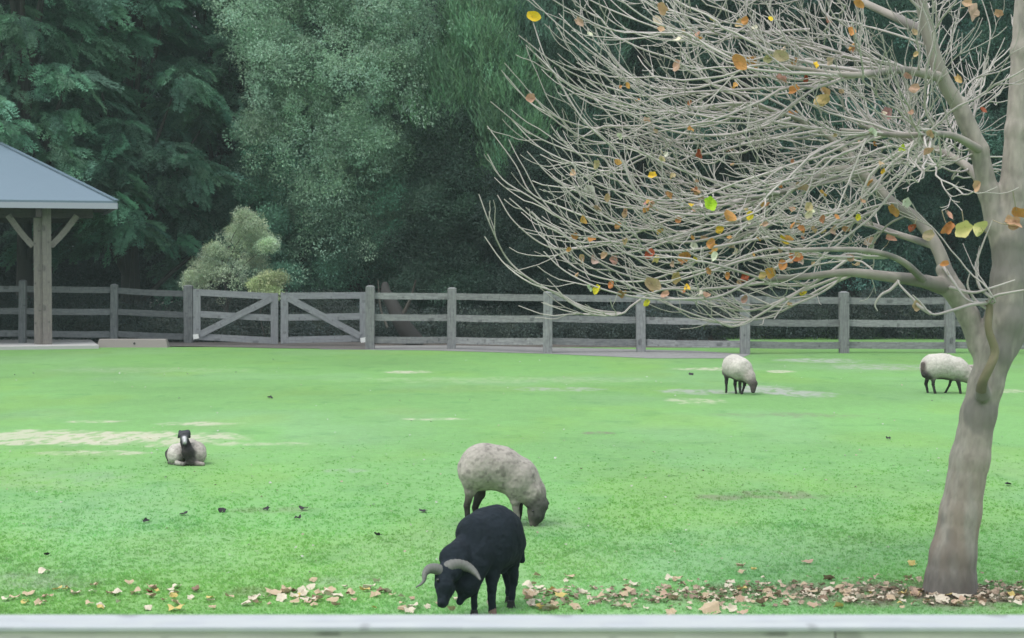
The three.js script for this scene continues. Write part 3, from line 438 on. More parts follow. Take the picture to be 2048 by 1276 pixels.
  // the long arcs of the left side: they leave the limbs, sag and turn up at their tips
  const arcs = [
    [-0.35, [1700, 548], [1619, 575], [1576, 598], [1500, 638], [1463, 649], [1438, 643], [1378, 629], [1322, 604], [1288, 587], [1180, 533], [1120, 500]],
    [-0.7, [1640, 552], [1520, 570], [1400, 575], [1320, 582], [1264, 609], [1239, 627], [1176, 620], [1121, 592], [1058, 565], [1011, 527], [967, 472]], [-0.6, [1239, 625], [1180, 618], [1121, 590], [1045, 553], [1011, 518], [978, 455], [954, 389]],
    [0.2, [1560, 430], [1400, 480], [1247, 483], [1170, 496], [1099, 494], [1028, 439], [998, 389]], [-0.2, [1540, 470], [1380, 500], [1290, 500], [1214, 483], [1121, 433], [1061, 395], [1006, 357], [976, 307]], [0.5, [1520, 420], [1400, 460], [1300, 460], [1200, 440], [1120, 415], [1066, 389], [1028, 329], [973, 255]],
    [0.1, [1500, 400], [1400, 420], [1300, 400], [1275, 384], [1247, 324], [1148, 302], [1066, 269], [984, 203]], [-0.4, [1500, 420], [1400, 430], [1320, 420], [1270, 380], [1242, 307], [1170, 241], [1121, 170], [1094, 110], [1063, 49]], [0.3, [1650, 160], [1488, 154], [1379, 176], [1291, 170], [1247, 143], [1181, 99], [1105, 44], [1052, -10]], [-0.5, [1640, 170], [1510, 175], [1390, 187], [1291, 189], [1192, 165], [1121, 132], [1041, 71]],
    [0.6, [1640, 260], [1500, 285], [1390, 307], [1324, 274], [1247, 252], [1170, 252], [1099, 230], [1058, 203], [1017, 159]], [0.2, [1640, 120], [1500, 110], [1434, 99], [1357, 71], [1280, 44], [1181, 0], [1120, -40]], [-0.8, [1620, 500], [1500, 520], [1420, 545], [1330, 560], [1240, 545], [1180, 510], [1130, 470], [1070, 440], [1020, 400]], [-1.0, [1600, 505], [1500, 560], [1440, 590], [1380, 600], [1290, 600], [1200, 575], [1130, 540], [1090, 505]],
    [0.4, [1580, 240], [1450, 270], [1340, 262], [1240, 220], [1150, 175], [1090, 130], [1050, 90]], [-0.9, [1640, 260], [1500, 240], [1380, 225], [1290, 215], [1200, 195], [1130, 160], [1070, 110]], [0.7, [1520, 410], [1420, 380], [1330, 360], [1230, 350], [1150, 330], [1080, 290], [1020, 240]], [-0.3, [1560, 390], [1450, 370], [1330, 330], [1250, 290], [1180, 280], [1110, 240], [1060, 185]], [0.9, [1600, 430], [1480, 440], [1380, 410], [1290, 420], [1200, 400], [1110, 360], [1050, 300]], [0.0, [1620, 60], [1500, 60], [1400, 40], [1300, 0], [1240, -40]], [-0.6, [1640, 100], [1520, 80], [1420, 70], [1330, 70], [1220, 60], [1140, 20], [1080, -20]], [-0.2, [1650, 550], [1560, 600], [1500, 620], [1430, 610], [1340, 575], [1270, 540], [1200, 520], [1130, 460]], [0.1, [1720, 548], [1640, 580], [1580, 610], [1530, 634], [1480, 640], [1420, 600], [1390, 570]], [-0.5, [1700, 520], [1640, 560], [1590, 590], [1560, 620], [1545, 640]], [-0.1, [1690, 548], [1670, 570], [1610, 600], [1560, 615], [1500, 590], [1440, 560], [1380, 530]], [-0.9, [1580, 500], [1520, 500], [1440, 530], [1360, 545], [1280, 520], [1220, 480], [1190, 430]], [0.5, [1560, 440], [1470, 480], [1380, 530], [1300, 560], [1230, 560], [1160, 540], [1110, 500], [1080, 460]]];
  arcs.forEach(([dd, ...l], k) => { const c = curve(l.map(([x, y], i) => q(x + rr(-4, 4), y + rr(-4, 4), dd * Math.min(1, 0.35 + i * 0.13) + rr(-0.05, 0.05))), 34); branchFrom(c, 0.0098, 0.0031, 5, 0.64); });
  let made = 0;
  for (let tries = 0; tries < 4000 && made < 100; tries++) {
    const a = rr(0, 6.283), e = Math.asin(rr(-0.72, 0.95)), dir = V(-Math.pow(Math.abs(Math.cos(a)), 0.7) * Math.cos(e), Math.sin(e), Math.sin(a) * Math.cos(e)); if (rnd() < 0.14) dir.x *= -0.7;
    let T = C.clone().add(V(dir.x * 3.02, dir.y * (dir.y < 0 ? 1.25 : 1.9), dir.z * 1.75).multiplyScalar(rr(0.6, 1.0)));
    let ok = false; for (let k = 0; k < 14; k++) { const [x, y] = proj(T); if (inside(x, y + (made % 3 ? 14 : 4))) { ok = true; break; } T.lerp(C, 0.07); } if (!ok || T.distanceTo(C) < 0.8) continue;
    const [tx, ty] = proj(T); if (ty < -260 || tx > 2200) continue;
    if (T.z > -D0 + 0.35 && tx > 1830 && ty > 380) continue; // the trunk's front stays open
    const aimAt = C.clone().lerp(T, rr(0.3, 0.6)); let best = null, bd = 1e9; for (const l of limbs) { const d = l.p.distanceTo(aimAt) + rr(0, 0.35) + (l.r < 0.02 ? 0 : 0.12); if (d < bd) { bd = d; best = l; } }
    const S = best.p, L = S.distanceTo(T); if (L < 0.35) continue;
    const flat = T.clone().sub(S).normalize(), d0 = flat.clone().multiplyScalar(0.5).add(best.t.clone().multiplyScalar(0.5)).add(V(rr(-0.3, 0.3), rr(-0.5, 0.1), rr(-0.3, 0.3))).normalize(), d1 = flat.clone().add(V(rr(-0.5, 0.3), rr(0.5, 1.5), rr(-0.4, 0.4))).normalize();
    const n = Math.round(10 + L * 5), pts = path(S, T, d0, d1, 0, n), r0 = Math.min(best.r * 0.8, 0.005 + 0.0034 * L) * rr(0.8, 1.2);
    for (const p of pts) { const [x, y] = proj(p); if (y > 640) p.y += (y - 640) / F * D0 * 0.7; }
    branchFrom(pts, r0, 0.0034, Math.round(1.5 + L * 1.9), 0.60 * (0.55 + 0.45 * Math.min(1, L / 1.6))); made++;
  }
  // thinner crossing branches between and behind the limbs
  for (let k = 0, tries = 0; k < 74 && tries < 2000; tries++) {
    const x = rr(1330, 2020), y = rr(-80, 560), dd = rr(-0.5, 1.5); if (x > 1830 && y > 300) continue; if (y > 470 && x > 1700) continue; if (dd < 0 && rnd() < 0.6) continue;
    const T = q(x, y, dd); let best = null, bd = 1e9; const away = T.clone().add(V(rr(0.1, 0.8), rr(-0.6, 0.3), rr(-0.3, 0.3))); for (const l of limbs) { const d = l.p.distanceTo(away) + rr(0, 0.3); if (d < bd) { bd = d; best = l; } }
    const S = best.p, L = S.distanceTo(T); if (L < 0.3 || L > 1.7) continue; const flat = T.clone().sub(S).normalize(), d0 = flat.clone().multiplyScalar(0.45).addScaledVector(rdir(), 0.6).normalize(), d1 = flat.clone().multiplyScalar(0.5).addScaledVector(rdir(), 0.7).add(V(0, 0.35, 0)).normalize(), n = Math.round(9 + L * 6);
    branchFrom(path(S, T, d0, d1, 0, n), Math.min(best.r * 0.7, 0.0048 + 0.0026 * L), 0.0032, Math.round(1.2 + L * 2.4), 0.5); k++;
  }
  // short twigs round the fork
  { const m = new MB(), tl = [[[1976, 606, -0.22], [1940, 610, -0.3], [1900, 622, -0.35], [1862, 628, -0.4], [1842, 606, -0.4], [1825, 590, -0.42]], [[1976, 606, -0.22], [1990, 592, -0.3], [2020, 585, -0.35], [2060, 578, -0.35]], [[1862, 628, -0.4], [1838, 612, -0.35], [1826, 598, -0.3], [1800, 570, -0.2], [1795, 560, -0.15]], [[1977, 620, -0.22], [1950, 600, -0.2], [1935, 570, -0.2], [1940, 545, -0.2]], [[1798, 562, -0.12], [1780, 580, -0.15], [1762, 590, -0.2], [1750, 610, -0.2], [1755, 622, -0.2]], [[1900, 575, -0.05], [1950, 585, -0.25], [1985, 575, -0.3], [2030, 560, -0.3]], [[1985, 596, -0.3], [1960, 575, -0.25], [1953, 530, -0.2], [1965, 490, -0.2], [1985, 440, -0.2]], [[1888, 535, 0], [1905, 560, -0.2], [1935, 600, -0.25], [1976, 606, -0.22]]];
    tl.forEach((l) => { const c = curve(l.map((e) => q(e[0], e[1], e[2])), 16); m.tube(c, c.map((_, i) => lerp(0.012, 0.004, i / 16)), 5, (v) => twigCol(v)); nodes.push(...c.slice(4)); }); const mm = part('twigs', m.geo(), barkMat, tree); mm.userData.kind = 'stuff'; }
  // leaves still hanging on
  const leafV = [0, 1, 2, 3, 4, 5].map((k) => leafShape(500 + k, [1, 0.5, 0.8, 0.3, 1, 0.6][k])), leafMats = {}, LM = (c) => leafMats[c.join()] ??= leafMat(c, 0.3);
  const OR = [0.50, 0.25, 0.09], TAN = [0.48, 0.33, 0.20], YEL = [0.68, 0.47, 0.05], LIME = [0.45, 0.62, 0.05], RED = [0.30, 0.09, 0.05], CREAM = [0.66, 0.60, 0.50], PINK = [0.46, 0.30, 0.21], BROWN = [0.34, 0.18, 0.08], PALEY = [0.62, 0.60, 0.22];
  const hang = [[1064, 32, 34, YEL], [1158, 44, 26, PINK], [1178, 68, 24, CREAM], [1061, 196, 26, PINK], [1193, 326, 24, TAN], [1177, 376, 26, CREAM], [1240, 270, 20, CREAM], [1402, 305, 26, RED], [1461, 296, 22, RED], [1420, 405, 34, LIME], [1458, 430, 34, OR], [1440, 458, 22, YEL], [1357, 440, 20, OR], [1392, 378, 26, TAN], [1475, 123, 44, OR], [1508, 118, 40, OR], [1470, 172, 30, OR], [1357, 78, 26, CREAM], [1315, 40, 28, CREAM], [1322, 14, 34, PINK], [1355, 130, 30, PINK], [1396, 70, 22, TAN], [1480, 48, 32, TAN], [1490, 40, 22, OR], [1300, 508, 30, RED], [1310, 515, 24, PALEY], [1302, 566, 42, TAN], [1350, 552, 30, TAN], [1190, 520, 30, PINK], [1228, 520, 26, PINK], [1165, 515, 22, TAN], [1195, 578, 24, YEL], [1180, 574, 18, CREAM], [1370, 510, 32, OR], [1428, 498, 34, OR], [1422, 485, 26, OR], [1430, 512, 24, CREAM], [1408, 478, 22, TAN], [1492, 552, 26, RED], [1478, 562, 18, TAN], [1455, 550, 18, OR], [1541, 542, 32, OR], [1566, 530, 30, OR], [1570, 478, 32, YEL], [1590, 512, 34, OR], [1608, 588, 20, YEL], [1668, 461, 28, PINK], [1700, 515, 20, TAN], [1740, 485, 34, PINK], [1780, 478, 26, PINK], [1788, 418, 32, OR], [1812, 402, 26, CREAM], [1825, 455, 24, RED], [1858, 470, 30, PINK], [1890, 528, 22, OR], [1895, 452, 36, OR], [1898, 430, 26, TAN], [1930, 455, 44, PALEY], [1962, 455, 44, PALEY], [1955, 352, 28, OR], [1955, 370, 28, TAN], [2022, 448, 42, TAN], [2034, 422, 38, OR], [1835, 610, 26, TAN], [1806, 298, 28, LIME], [1858, 300, 28, PINK], [1860, 265, 24, TAN], [1586, 230, 26, OR], [1602, 370, 34, PINK], [1590, 180, 28, OR], [1645, 200, 42, TAN], [1650, 180, 26, TAN], [1560, 110, 38, TAN], [1560, 160, 30, PINK], [1565, 100, 24, CREAM], [1704, 90, 24, OR], [1704, 62, 26, OR], [1655, 38, 20, RED], [1718, 5, 28, OR], [1940, 22, 42, PINK], [1935, 8, 30, TAN], [1775, 224, 32, PINK], [1745, 262, 24, CREAM], [1830, 176, 26, PINK], [1815, 150, 22, PINK], [1917, 158, 24, TAN], [1965, 220, 22, RED], [1538, 115, 24, TAN], [1345, 352, 24, TAN], [1500, 430, 22, YEL], [1610, 155, 22, RED], [1625, 460, 20, TAN], [2030, 450, 30, TAN], [1995, 25, 22, TAN], [1250, 480, 20, TAN], [1660, 120, 22, PINK]];
  seed(908); for (let k = 0, tries = 0; k < 120 && tries < 9000; tries++) { const n = nodes[Math.floor(rnd() * nodes.length)], [x, y] = proj(n); if (x < 1130 || x > 1960 || y < 20 || y > 600) continue; if (rnd() > (y > 380 && x < 1800 ? 1 : 0.22)) continue; if (x > 1700 && n.z > -D0 + 0.5) continue; hang.push([x + rr(-4, 4), y + rr(6, 14), rr(10, 23), [OR, TAN, PINK, BROWN, OR, CREAM, TAN, YEL][Math.floor(rnd() * 8)]]); k++; }
  seed(909); hang.forEach(([x, y, s, c], i) => {
    let best = null, bd = 1e9; for (const n of nodes) { const [a, b, z] = proj(n), d = Math.hypot(a - x, b - y) + (z - 9) * 5; if (d < bd) { bd = d; best = [n, z]; } }
    const z = x > 1975 && y > 300 ? D0 - 0.3 : best[1], p = P(x, y, z), size = s * 1.14 * z / F, g = leafV[i % 6].clone(), e = new THREE.Euler(Math.PI / 2 + rr(-1.0, 1.0), rr(-1.3, 1.3), rr(-0.9, 0.9)); g.scale(size, size, size); g.applyMatrix4(new THREE.Matrix4().makeRotationFromEuler(e)); g.translate(p.x, p.y, p.z);
    const lf = part('leaf', g, LM(c.map((k) => k * rr(0.85, 1.1)).map((k) => Math.round(k * 25) / 25)), tree);
    if (bd < 200) { const m = new MB(); m.tube(curve([best[0], best[0].clone().lerp(p, 0.5).add(V(0, -0.01, 0)), p], 4), [0.0022, 0.002, 0.0018, 0.0016, 0.0014], 4, [0.3, 0.25, 0.16]); part('stalk', m.geo(), barkMat, lf); }
  });
}
function leafShape(sd, narrow = 0) { // a dry curled leaf, about 1 long, with a lobed outline
  seed(sd); const n = 18, out = [], lob = rr(0.08, 0.2) * (1 - 0.75 * narrow), ph = rr(0, 6), bend = rr(0.5, 1.3) * (1 + 0.5 * narrow), roll = rr(-1.0, 1.2) * (1 + 1.1 * narrow) + (narrow ? (sd % 2 ? 1.1 : -1.1) : 0); const f = (u, v) => { const y = v * bend * v * 0.5 + roll * u * u * 1.1 + 0.07 * Math.sin(9 * u + 7 * v + ph), a = v * 0.5 * bend; return V(u * (1 - 0.3 * Math.abs(roll) * Math.abs(u)), y, v * Math.cos(a)); };
  for (let i = 0; i < n; i++) { const a = i / n * 6.283, r = 0.5 * (0.78 + lob * Math.cos(5 * a + ph * 0.1) + 0.12 * Math.cos(a)); out.push([r * (0.92 - 0.22 * narrow) * Math.sin(a), r * Math.cos(a)]); }
  const a = []; const ring = (k) => out.map(([u, v]) => f(u * k, v * k)); const R1 = ring(0.5), R2 = ring(1), c = f(0, 0);
  for (let i = 0; i < n; i++) { const j = (i + 1) % n; for (const t of [[c, R1[j], R1[i]], [R1[i], R1[j], R2[j]], [R1[i], R2[j], R2[i]]]) for (const v of t) a.push(v.x, v.y, v.z); }
  return soup(a);
}

// ---------------------------------------------------------------- animals
const furMat = new THREE.MeshPhysicalMaterial({ vertexColors: true, roughness: 1, specularIntensity: 0.3 });
const hornMat = std({ color: rgb(0.098, 0.098, 0.092), roughness: 0.65, vertexColors: true });
const eyeMat = std({ color: rgb(0.01, 0.01, 0.01), roughness: 0.15 });
const WOOL = [0.29, 0.265, 0.235], WHITE = [0.40, 0.375, 0.335], DK = [0.028, 0.026, 0.025], FACE = [0.075, 0.078, 0.07], GREY = [0.19, 0.175, 0.16];
function animal(name, label, category, d0, py0, list, cell, opt = {}) {
  const S = (d) => d / F, q = (e) => e[3] === 'g' ? G2(e[0], e[2] ?? 0, d0) : P(e[0], e[1], d0 + (e[2] ?? 0));
  const c0 = G2(opt.cx, 0, d0), o = thing(name, label, category, c0);
  const prims = list.map((l) => ({ a: q(l.a), b: l.b ? q(l.b) : undefined, r: l.r * S(d0), rb: (l.rb ?? l.r) * S(d0), k: (l.k ?? 10) * S(d0), c: l.c, soft: l.soft, cw: l.cw })), fl = opt.curl ?? 0.006;
  const g = sdfMesh(prims, cell, (v, n, c) => { const a = fbm(v.x * 55, v.y * 55, v.z * 55, 3), b = fbm(v.x * 9, v.y * 9, v.z * 9, 3), dirt = (opt.dirt ?? 0) * sstep(0.50, 0.72, fbm(v.x * 30 + 3, v.y * 30, v.z * 30, 4)); const k = 0.55 + 0.55 * a + 0.35 * b; return c.map((u) => u * k * (1 - 0.45 * dirt)); }, (x, y, z) => fl * (fbm(x * 45, y * 45, z * 45, 3) - 0.5) + fl * 1.6 * (fbm(x * 13, y * 13, z * 13, 2) - 0.5));
  part('body', g, furMat, o); return { o, q, S: S(d0) };
}
function G2(px, dd, d0) { const d = d0 + dd; return V((px - CX) / F * d * 1.0, 0, -d); }
const ball = (p, r, sx = 1, sy = 1, sz = 1) => { const g = new THREE.SphereGeometry(r, 12, 8); g.scale(sx, sy, sz); g.translate(p.x, p.y, p.z); return g; };
function hoof(o, x, dd, d0, r, mat) { const p = G2(x, dd, d0); const g = new THREE.CylinderGeometry(r * 0.85, r * 1.2, 0.045, 10); g.translate(p.x, 0.02, p.z + 0.006); part('hoof', g, mat ?? std({ color: rgb(0.012, 0.012, 0.012), roughness: 0.9 }), o); }
const leg = (top, knee, footX, dd, r0, r1, r2, c, ctop, k = 8) => [{ a: top, b: knee, r: r0, rb: r1, k, c: ctop ?? c }, { a: knee, b: [footX, 0, dd, 'g'], r: r1 * 0.95, rb: r2, k: 3, c }];

{ // black ram
  const d0 = 9.83, c = [0.0125, 0.0170, 0.0225];
  const L = [
    { a: [1001, 1074, 0.14], b: [978, 1070, 0.04], r: 47, rb: 52, k: 26, c }, { a: [990, 1060, 0.10], r: 50, k: 24, c }, { a: [1005, 1096, 0.14], r: 41, k: 25, c }, { a: [978, 1104, 0.0], r: 44, k: 25, c },
    { a: [951, 1066, -0.04], r: 39, k: 12, c }, { a: [955, 1106, -0.08], r: 39, k: 14, c }, { a: [927, 1092, -0.12], b: [906, 1116, -0.2], r: 22, rb: 27, k: 5, c }, { a: [915, 1108, -0.2], b: [932, 1112, -0.13], r: 22, rb: 20, k: 5, c }, { a: [935, 1130, -0.14], b: [932, 1166, -0.2], r: 31, rb: 25, k: 9, c }, { a: [940, 1165, -0.17], b: [920, 1203, -0.22], r: 21, rb: 6, k: 9, c },
    { a: [912, 1125, -0.22], b: [898, 1146, -0.28], r: 26, rb: 22, k: 8, c }, { a: [890, 1147, -0.30], b: [888, 1172, -0.34], r: 20, rb: 17, k: 6, c }, { a: [888, 1172, -0.34], b: [884, 1205, -0.37], r: 16, rb: 9.5, k: 6, c }, { a: [899, 1178, -0.30], b: [890, 1203, -0.35], r: 13, rb: 8, k: 6, c }, { a: [881, 1205, -0.385], b: [888, 1207, -0.375], r: 6.5, rb: 6.5, k: 4, c }, { a: [881, 1140, -0.30], b: [893, 1136, -0.28], r: 11, rb: 12, k: 5, c },
    ...leg([960, 1130, -0.14], [948, 1180, -0.15], 948, -0.14, 19, 8, 5.8, c), ...leg([985, 1120, -0.06], [984, 1178, -0.09], 985, -0.08, 20, 10, 7, c), ...leg([1022, 1098, 0.15], [1027, 1166, 0.17], 1022, 0.13, 22, 7.8, 5.8, c), ...leg([1006, 1105, 0.25], [1014, 1160, 0.27], 1018, 0.27, 17, 6.5, 5, c),
    { a: [1005, 1140, 0.08], r: 8, k: 12, c }, { a: [906, 1150, -0.23], b: [930, 1160, -0.2], r: 6, rb: 3, k: 3, c }, { a: [1040, 1085, 0.24], b: [1044, 1120, 0.24], r: 9, rb: 6, k: 8, c }];
  const { o, q, S } = animal('black_ram', 'black ram with curved grey horns grazing behind the bottom rail', 'ram', d0, 1228, L, 0.0075, { cx: 985, curl: 0.009 });
  const horn = (pts, r) => { const m = new MB(), cv = curve(pts.map(q), 60); m.tube(cv, cv.map((_, i) => { const t = i / 60; return lerpList(r, t) * S * (1 + 0.025 * Math.sin(i * 1.55)); }), 14, (v, t) => { const k = 0.75 + 0.45 * (0.5 + 0.5 * Math.sin(t * 60 * 1.55)) * 0.35 + 0.45 * vn(v.x * 60, v.y * 60, v.z * 60); return [k, k, k * 0.97]; }); part('horn', m.geo(), hornMat, o); };
  horn([[884, 1148, -0.31], [898, 1135, -0.30], [915, 1129, -0.28], [935, 1134, -0.27], [950, 1145, -0.28], [961, 1160, -0.31]], [12.5, 13.5, 12, 9.5, 6, 1.8]);
  horn([[886, 1146, -0.32], [873, 1138, -0.33], [859, 1138, -0.34], [850, 1147, -0.36], [847, 1163, -0.38], [832, 1175, -0.40]], [11, 11, 9.5, 6, 3.2, 1.2]);
  part('eye', ball(q([876, 1160, -0.372]), 0.011), eyeMat, o); part('eye', ball(q([903, 1162, -0.348]), 0.011), eyeMat, o);
  for (const [x, dd] of [[948, -0.14], [985, -0.08], [1022, 0.13], [1018, 0.27]]) hoof(o, x, dd, d0, 0.024, x === 985 ? std({ color: rgb(0.16, 0.10, 0.085) }) : undefined);
}
{ // grazing sheep in the middle
  const d0 = 13.2, L = [
    { a: [969, 932, 0], b: [1000, 936, 0], r: 46, rb: 41, k: 22, c: WOOL }, { a: [1000, 936, 0], b: [1032, 953, 0], r: 40.5, rb: 40, k: 18, c: WOOL }, { a: [960, 936, 0], r: 39, k: 18, c: WOOL }, { a: [1040, 957, 0], b: [1063, 985, -0.02], r: 37, rb: 28, k: 14, c: WOOL }, { a: [1063, 985, -0.02], b: [1075, 1006, -0.04], r: 27, rb: 19, k: 10, c: WOOL },
    { a: [1076, 1012, -0.05], b: [1073, 1030, -0.07], r: 20, rb: 16, k: 8, c: [0.055, 0.058, 0.05], cw: 9 }, { a: [1074, 1030, -0.07], b: [1068, 1051, -0.08], r: 13.5, rb: 6.5, k: 5, c: [0.045, 0.046, 0.04], cw: 9 }, { a: [1063, 1024, -0.06], b: [1066, 1046, -0.08], r: 9, rb: 6.5, k: 5, c: [0.2, 0.175, 0.15], cw: 7, soft: 0.006 },
    { a: [1090, 998, 0.0], b: [1097, 1008, 0.02], r: 4, rb: 2.5, k: 4, c: FACE },
    { a: [942, 950, -0.06], b: [940, 982, -0.06], r: 24, rb: 11, k: 14, c: WOOL }, { a: [940, 982, -0.06], b: [934, 1012, -0.05], r: 10, rb: 6, k: 4, c: [0.07, 0.062, 0.055] }, { a: [934, 1012, -0.05], b: [936, 0, -0.06, 'g'], r: 6, rb: 5, k: 3, c: DK },
    { a: [955, 955, 0.1], b: [960, 988, 0.1], r: 18, rb: 11, k: 10, c: [0.06, 0.055, 0.05] }, { a: [960, 988, 0.1], b: [950, 1015, 0.1], r: 10, rb: 6, k: 4, c: DK }, { a: [950, 1015, 0.1], b: [951, 0, 0.1, 'g'], r: 6, rb: 5, k: 3, c: DK },
    { a: [1030, 975, -0.07], b: [1030, 1002, -0.08], r: 22, rb: 10, k: 12, c: WOOL }, { a: [1030, 1002, -0.08], b: [1036, 0, -0.08, 'g'], r: 8, rb: 5, k: 3, c: GREY }, { a: [1036, 980, 0.08], b: [1040, 1004, 0.08], r: 16, rb: 8, k: 8, c: DK }, { a: [1040, 1004, 0.08], b: [1036, 0, 0.08, 'g'], r: 7, rb: 5, k: 3, c: DK },
    { a: [968, 971, 0.0], b: [1010, 974, 0.0], r: 6.5, rb: 6, k: 5, c: [0.045, 0.04, 0.036], cw: 2 }, { a: [921, 930, 0], b: [920, 955, 0], r: 5, rb: 3, k: 6, c: WOOL }];
  const { o, q } = animal('sheep', 'grey woolled sheep grazing directly behind the black ram', 'sheep', d0, 1052, L, 0.0085, { cx: 1000, curl: 0.006, dirt: 0.8 });
  part('eye', ball(q([1066, 1022, -0.135]), 0.010), eyeMat, o); for (const [x, dd] of [[936, -0.06], [951, 0.1], [1036, -0.08], [1036, 0.08]]) hoof(o, x, dd, d0, 0.02);
}
{ // sheep lying down
  const d0 = 17.26, bl = [0.10, 0.085, 0.07], L = [
    { a: [353, 905, 0.06], b: [352, 912, 0.0], r: 18, rb: 17, k: 8, c: WHITE }, { a: [392, 903, 0.06], b: [394, 910, 0.0], r: 21, rb: 19, k: 8, c: WOOL }, { a: [374, 903, 0.15], b: [378, 900, 0.5], r: 22, rb: 24, k: 10, c: WOOL }, { a: [345, 908, 0.18], b: [347, 914, 0.1], r: 15, rb: 14, k: 4, c: [0.035, 0.03, 0.03], soft: 0.006 },
    { a: [370, 884, -0.02], b: [376, 905, -0.1], r: 9, rb: 11, k: 6, c: DK, cw: 2 }, { a: [376, 905, -0.1], b: [383, 924, -0.1], r: 11, rb: 10, k: 6, c: [0.035, 0.033, 0.03], cw: 2 },
    { a: [364, 868.5, -0.05], b: [373, 868.5, -0.05], r: 7.6, k: 4, c: [0.05, 0.05, 0.058] }, { a: [368.5, 872, -0.09], b: [369, 879, -0.13], r: 8.6, rb: 7.2, k: 4, c: [0.05, 0.05, 0.055] }, { a: [369, 879, -0.13], b: [369.6, 886, -0.17], r: 7, rb: 5.2, k: 4, c: [0.045, 0.045, 0.05] }, { a: [368.8, 876, -0.162], b: [369.6, 884, -0.196], r: 2.8, rb: 2.8, k: 2, c: [0.5, 0.48, 0.5], cw: 5, soft: 0.004 },
    { a: [360, 863, -0.02], b: [357.5, 874, -0.04], r: 3.2, rb: 2.2, k: 2, c: [0.035, 0.035, 0.04] }, { a: [377, 863, -0.02], b: [379.5, 874, -0.04], r: 3.2, rb: 2.2, k: 2, c: [0.035, 0.035, 0.04] },
    { a: [354, 926, -0.08], b: [366, 928, -0.14], r: 4.5, rb: 3.5, k: 3, c: [0.33, 0.31, 0.28] }, { a: [366, 928, -0.14], b: [374, 928, -0.06], r: 4, rb: 3.5, k: 3, c: DK }, { a: [388, 926, -0.1], b: [406, 928, -0.12], r: 5, rb: 4, k: 4, c: [0.25, 0.22, 0.2] }, { a: [340, 925, 0.02], b: [352, 929, -0.05], r: 5, rb: 3.5, k: 3, c: DK }];
  const { o, q } = animal('sheep', 'sheep with dark face and white blaze lying on the lawn at left', 'sheep', d0, 930, L, 0.006, { cx: 372, curl: 0.008, dirt: 0.5 });
  for (const x of [362.2, 375.2]) part('eye', ball(q([x, 872, -0.115]), 0.009), eyeMat, o);
}
{ // far sheep, grazing towards the right
  const d0 = 27, L = [
    { a: [1468, 731, 0.1], b: [1480, 737, -0.1], r: 22.5, rb: 22.5, k: 10, c: WHITE }, { a: [1464, 735, 0.12], r: 18, k: 8, c: WHITE }, { a: [1486, 740, -0.12], b: [1498, 753, -0.2], r: 18, rb: 12.5, k: 8, c: WOOL }, { a: [1498, 753, -0.2], b: [1505, 766, -0.26], r: 12, rb: 8.5, k: 5, c: WOOL }, { a: [1507, 768, -0.27], b: [1506, 782, -0.3], r: 8.2, rb: 4.5, k: 3, c: [0.06, 0.052, 0.048], cw: 8 },
    { a: [1454, 722, 0.2], b: [1451, 745, 0.2], r: 7, rb: 7, k: 5, c: [0.14, 0.125, 0.115], soft: 0.015 }, { a: [1458, 748, 0.12], b: [1475, 757, 0], r: 6, rb: 5, k: 4, c: DK, cw: 3 }, { a: [1482, 753, -0.1], b: [1490, 761, -0.12], r: 9, rb: 6, k: 5, c: DK, cw: 2 },
    { a: [1453, 748, 0.16], b: [1453, 765, 0.16], r: 5, rb: 3, k: 4, c: DK }, { a: [1453, 765, 0.16], b: [1453, 0, 0.16, 'g'], r: 2.6, rb: 2.2, k: 2, c: DK }, { a: [1471, 752, 0.02], b: [1470, 768, 0.02], r: 5, rb: 3, k: 4, c: DK }, { a: [1470, 768, 0.02], b: [1473, 0, 0.0, 'g'], r: 3, rb: 2.3, k: 2, c: DK }, { a: [1490, 757, -0.12], b: [1489, 770, -0.12], r: 5, rb: 3, k: 4, c: DK }, { a: [1489, 770, -0.12], b: [1484, 0, -0.12, 'g'], r: 3, rb: 2.3, k: 2, c: DK }, { a: [1480, 756, 0.15], b: [1481, 0, 0.15, 'g'], r: 4, rb: 2.2, k: 3, c: [0.06, 0.07, 0.05] }];
  animal('sheep', 'far pale sheep grazing at the dusty patch in front of the fence', 'sheep', d0, 788, L, 0.010, { cx: 1475, curl: 0.008 });
}
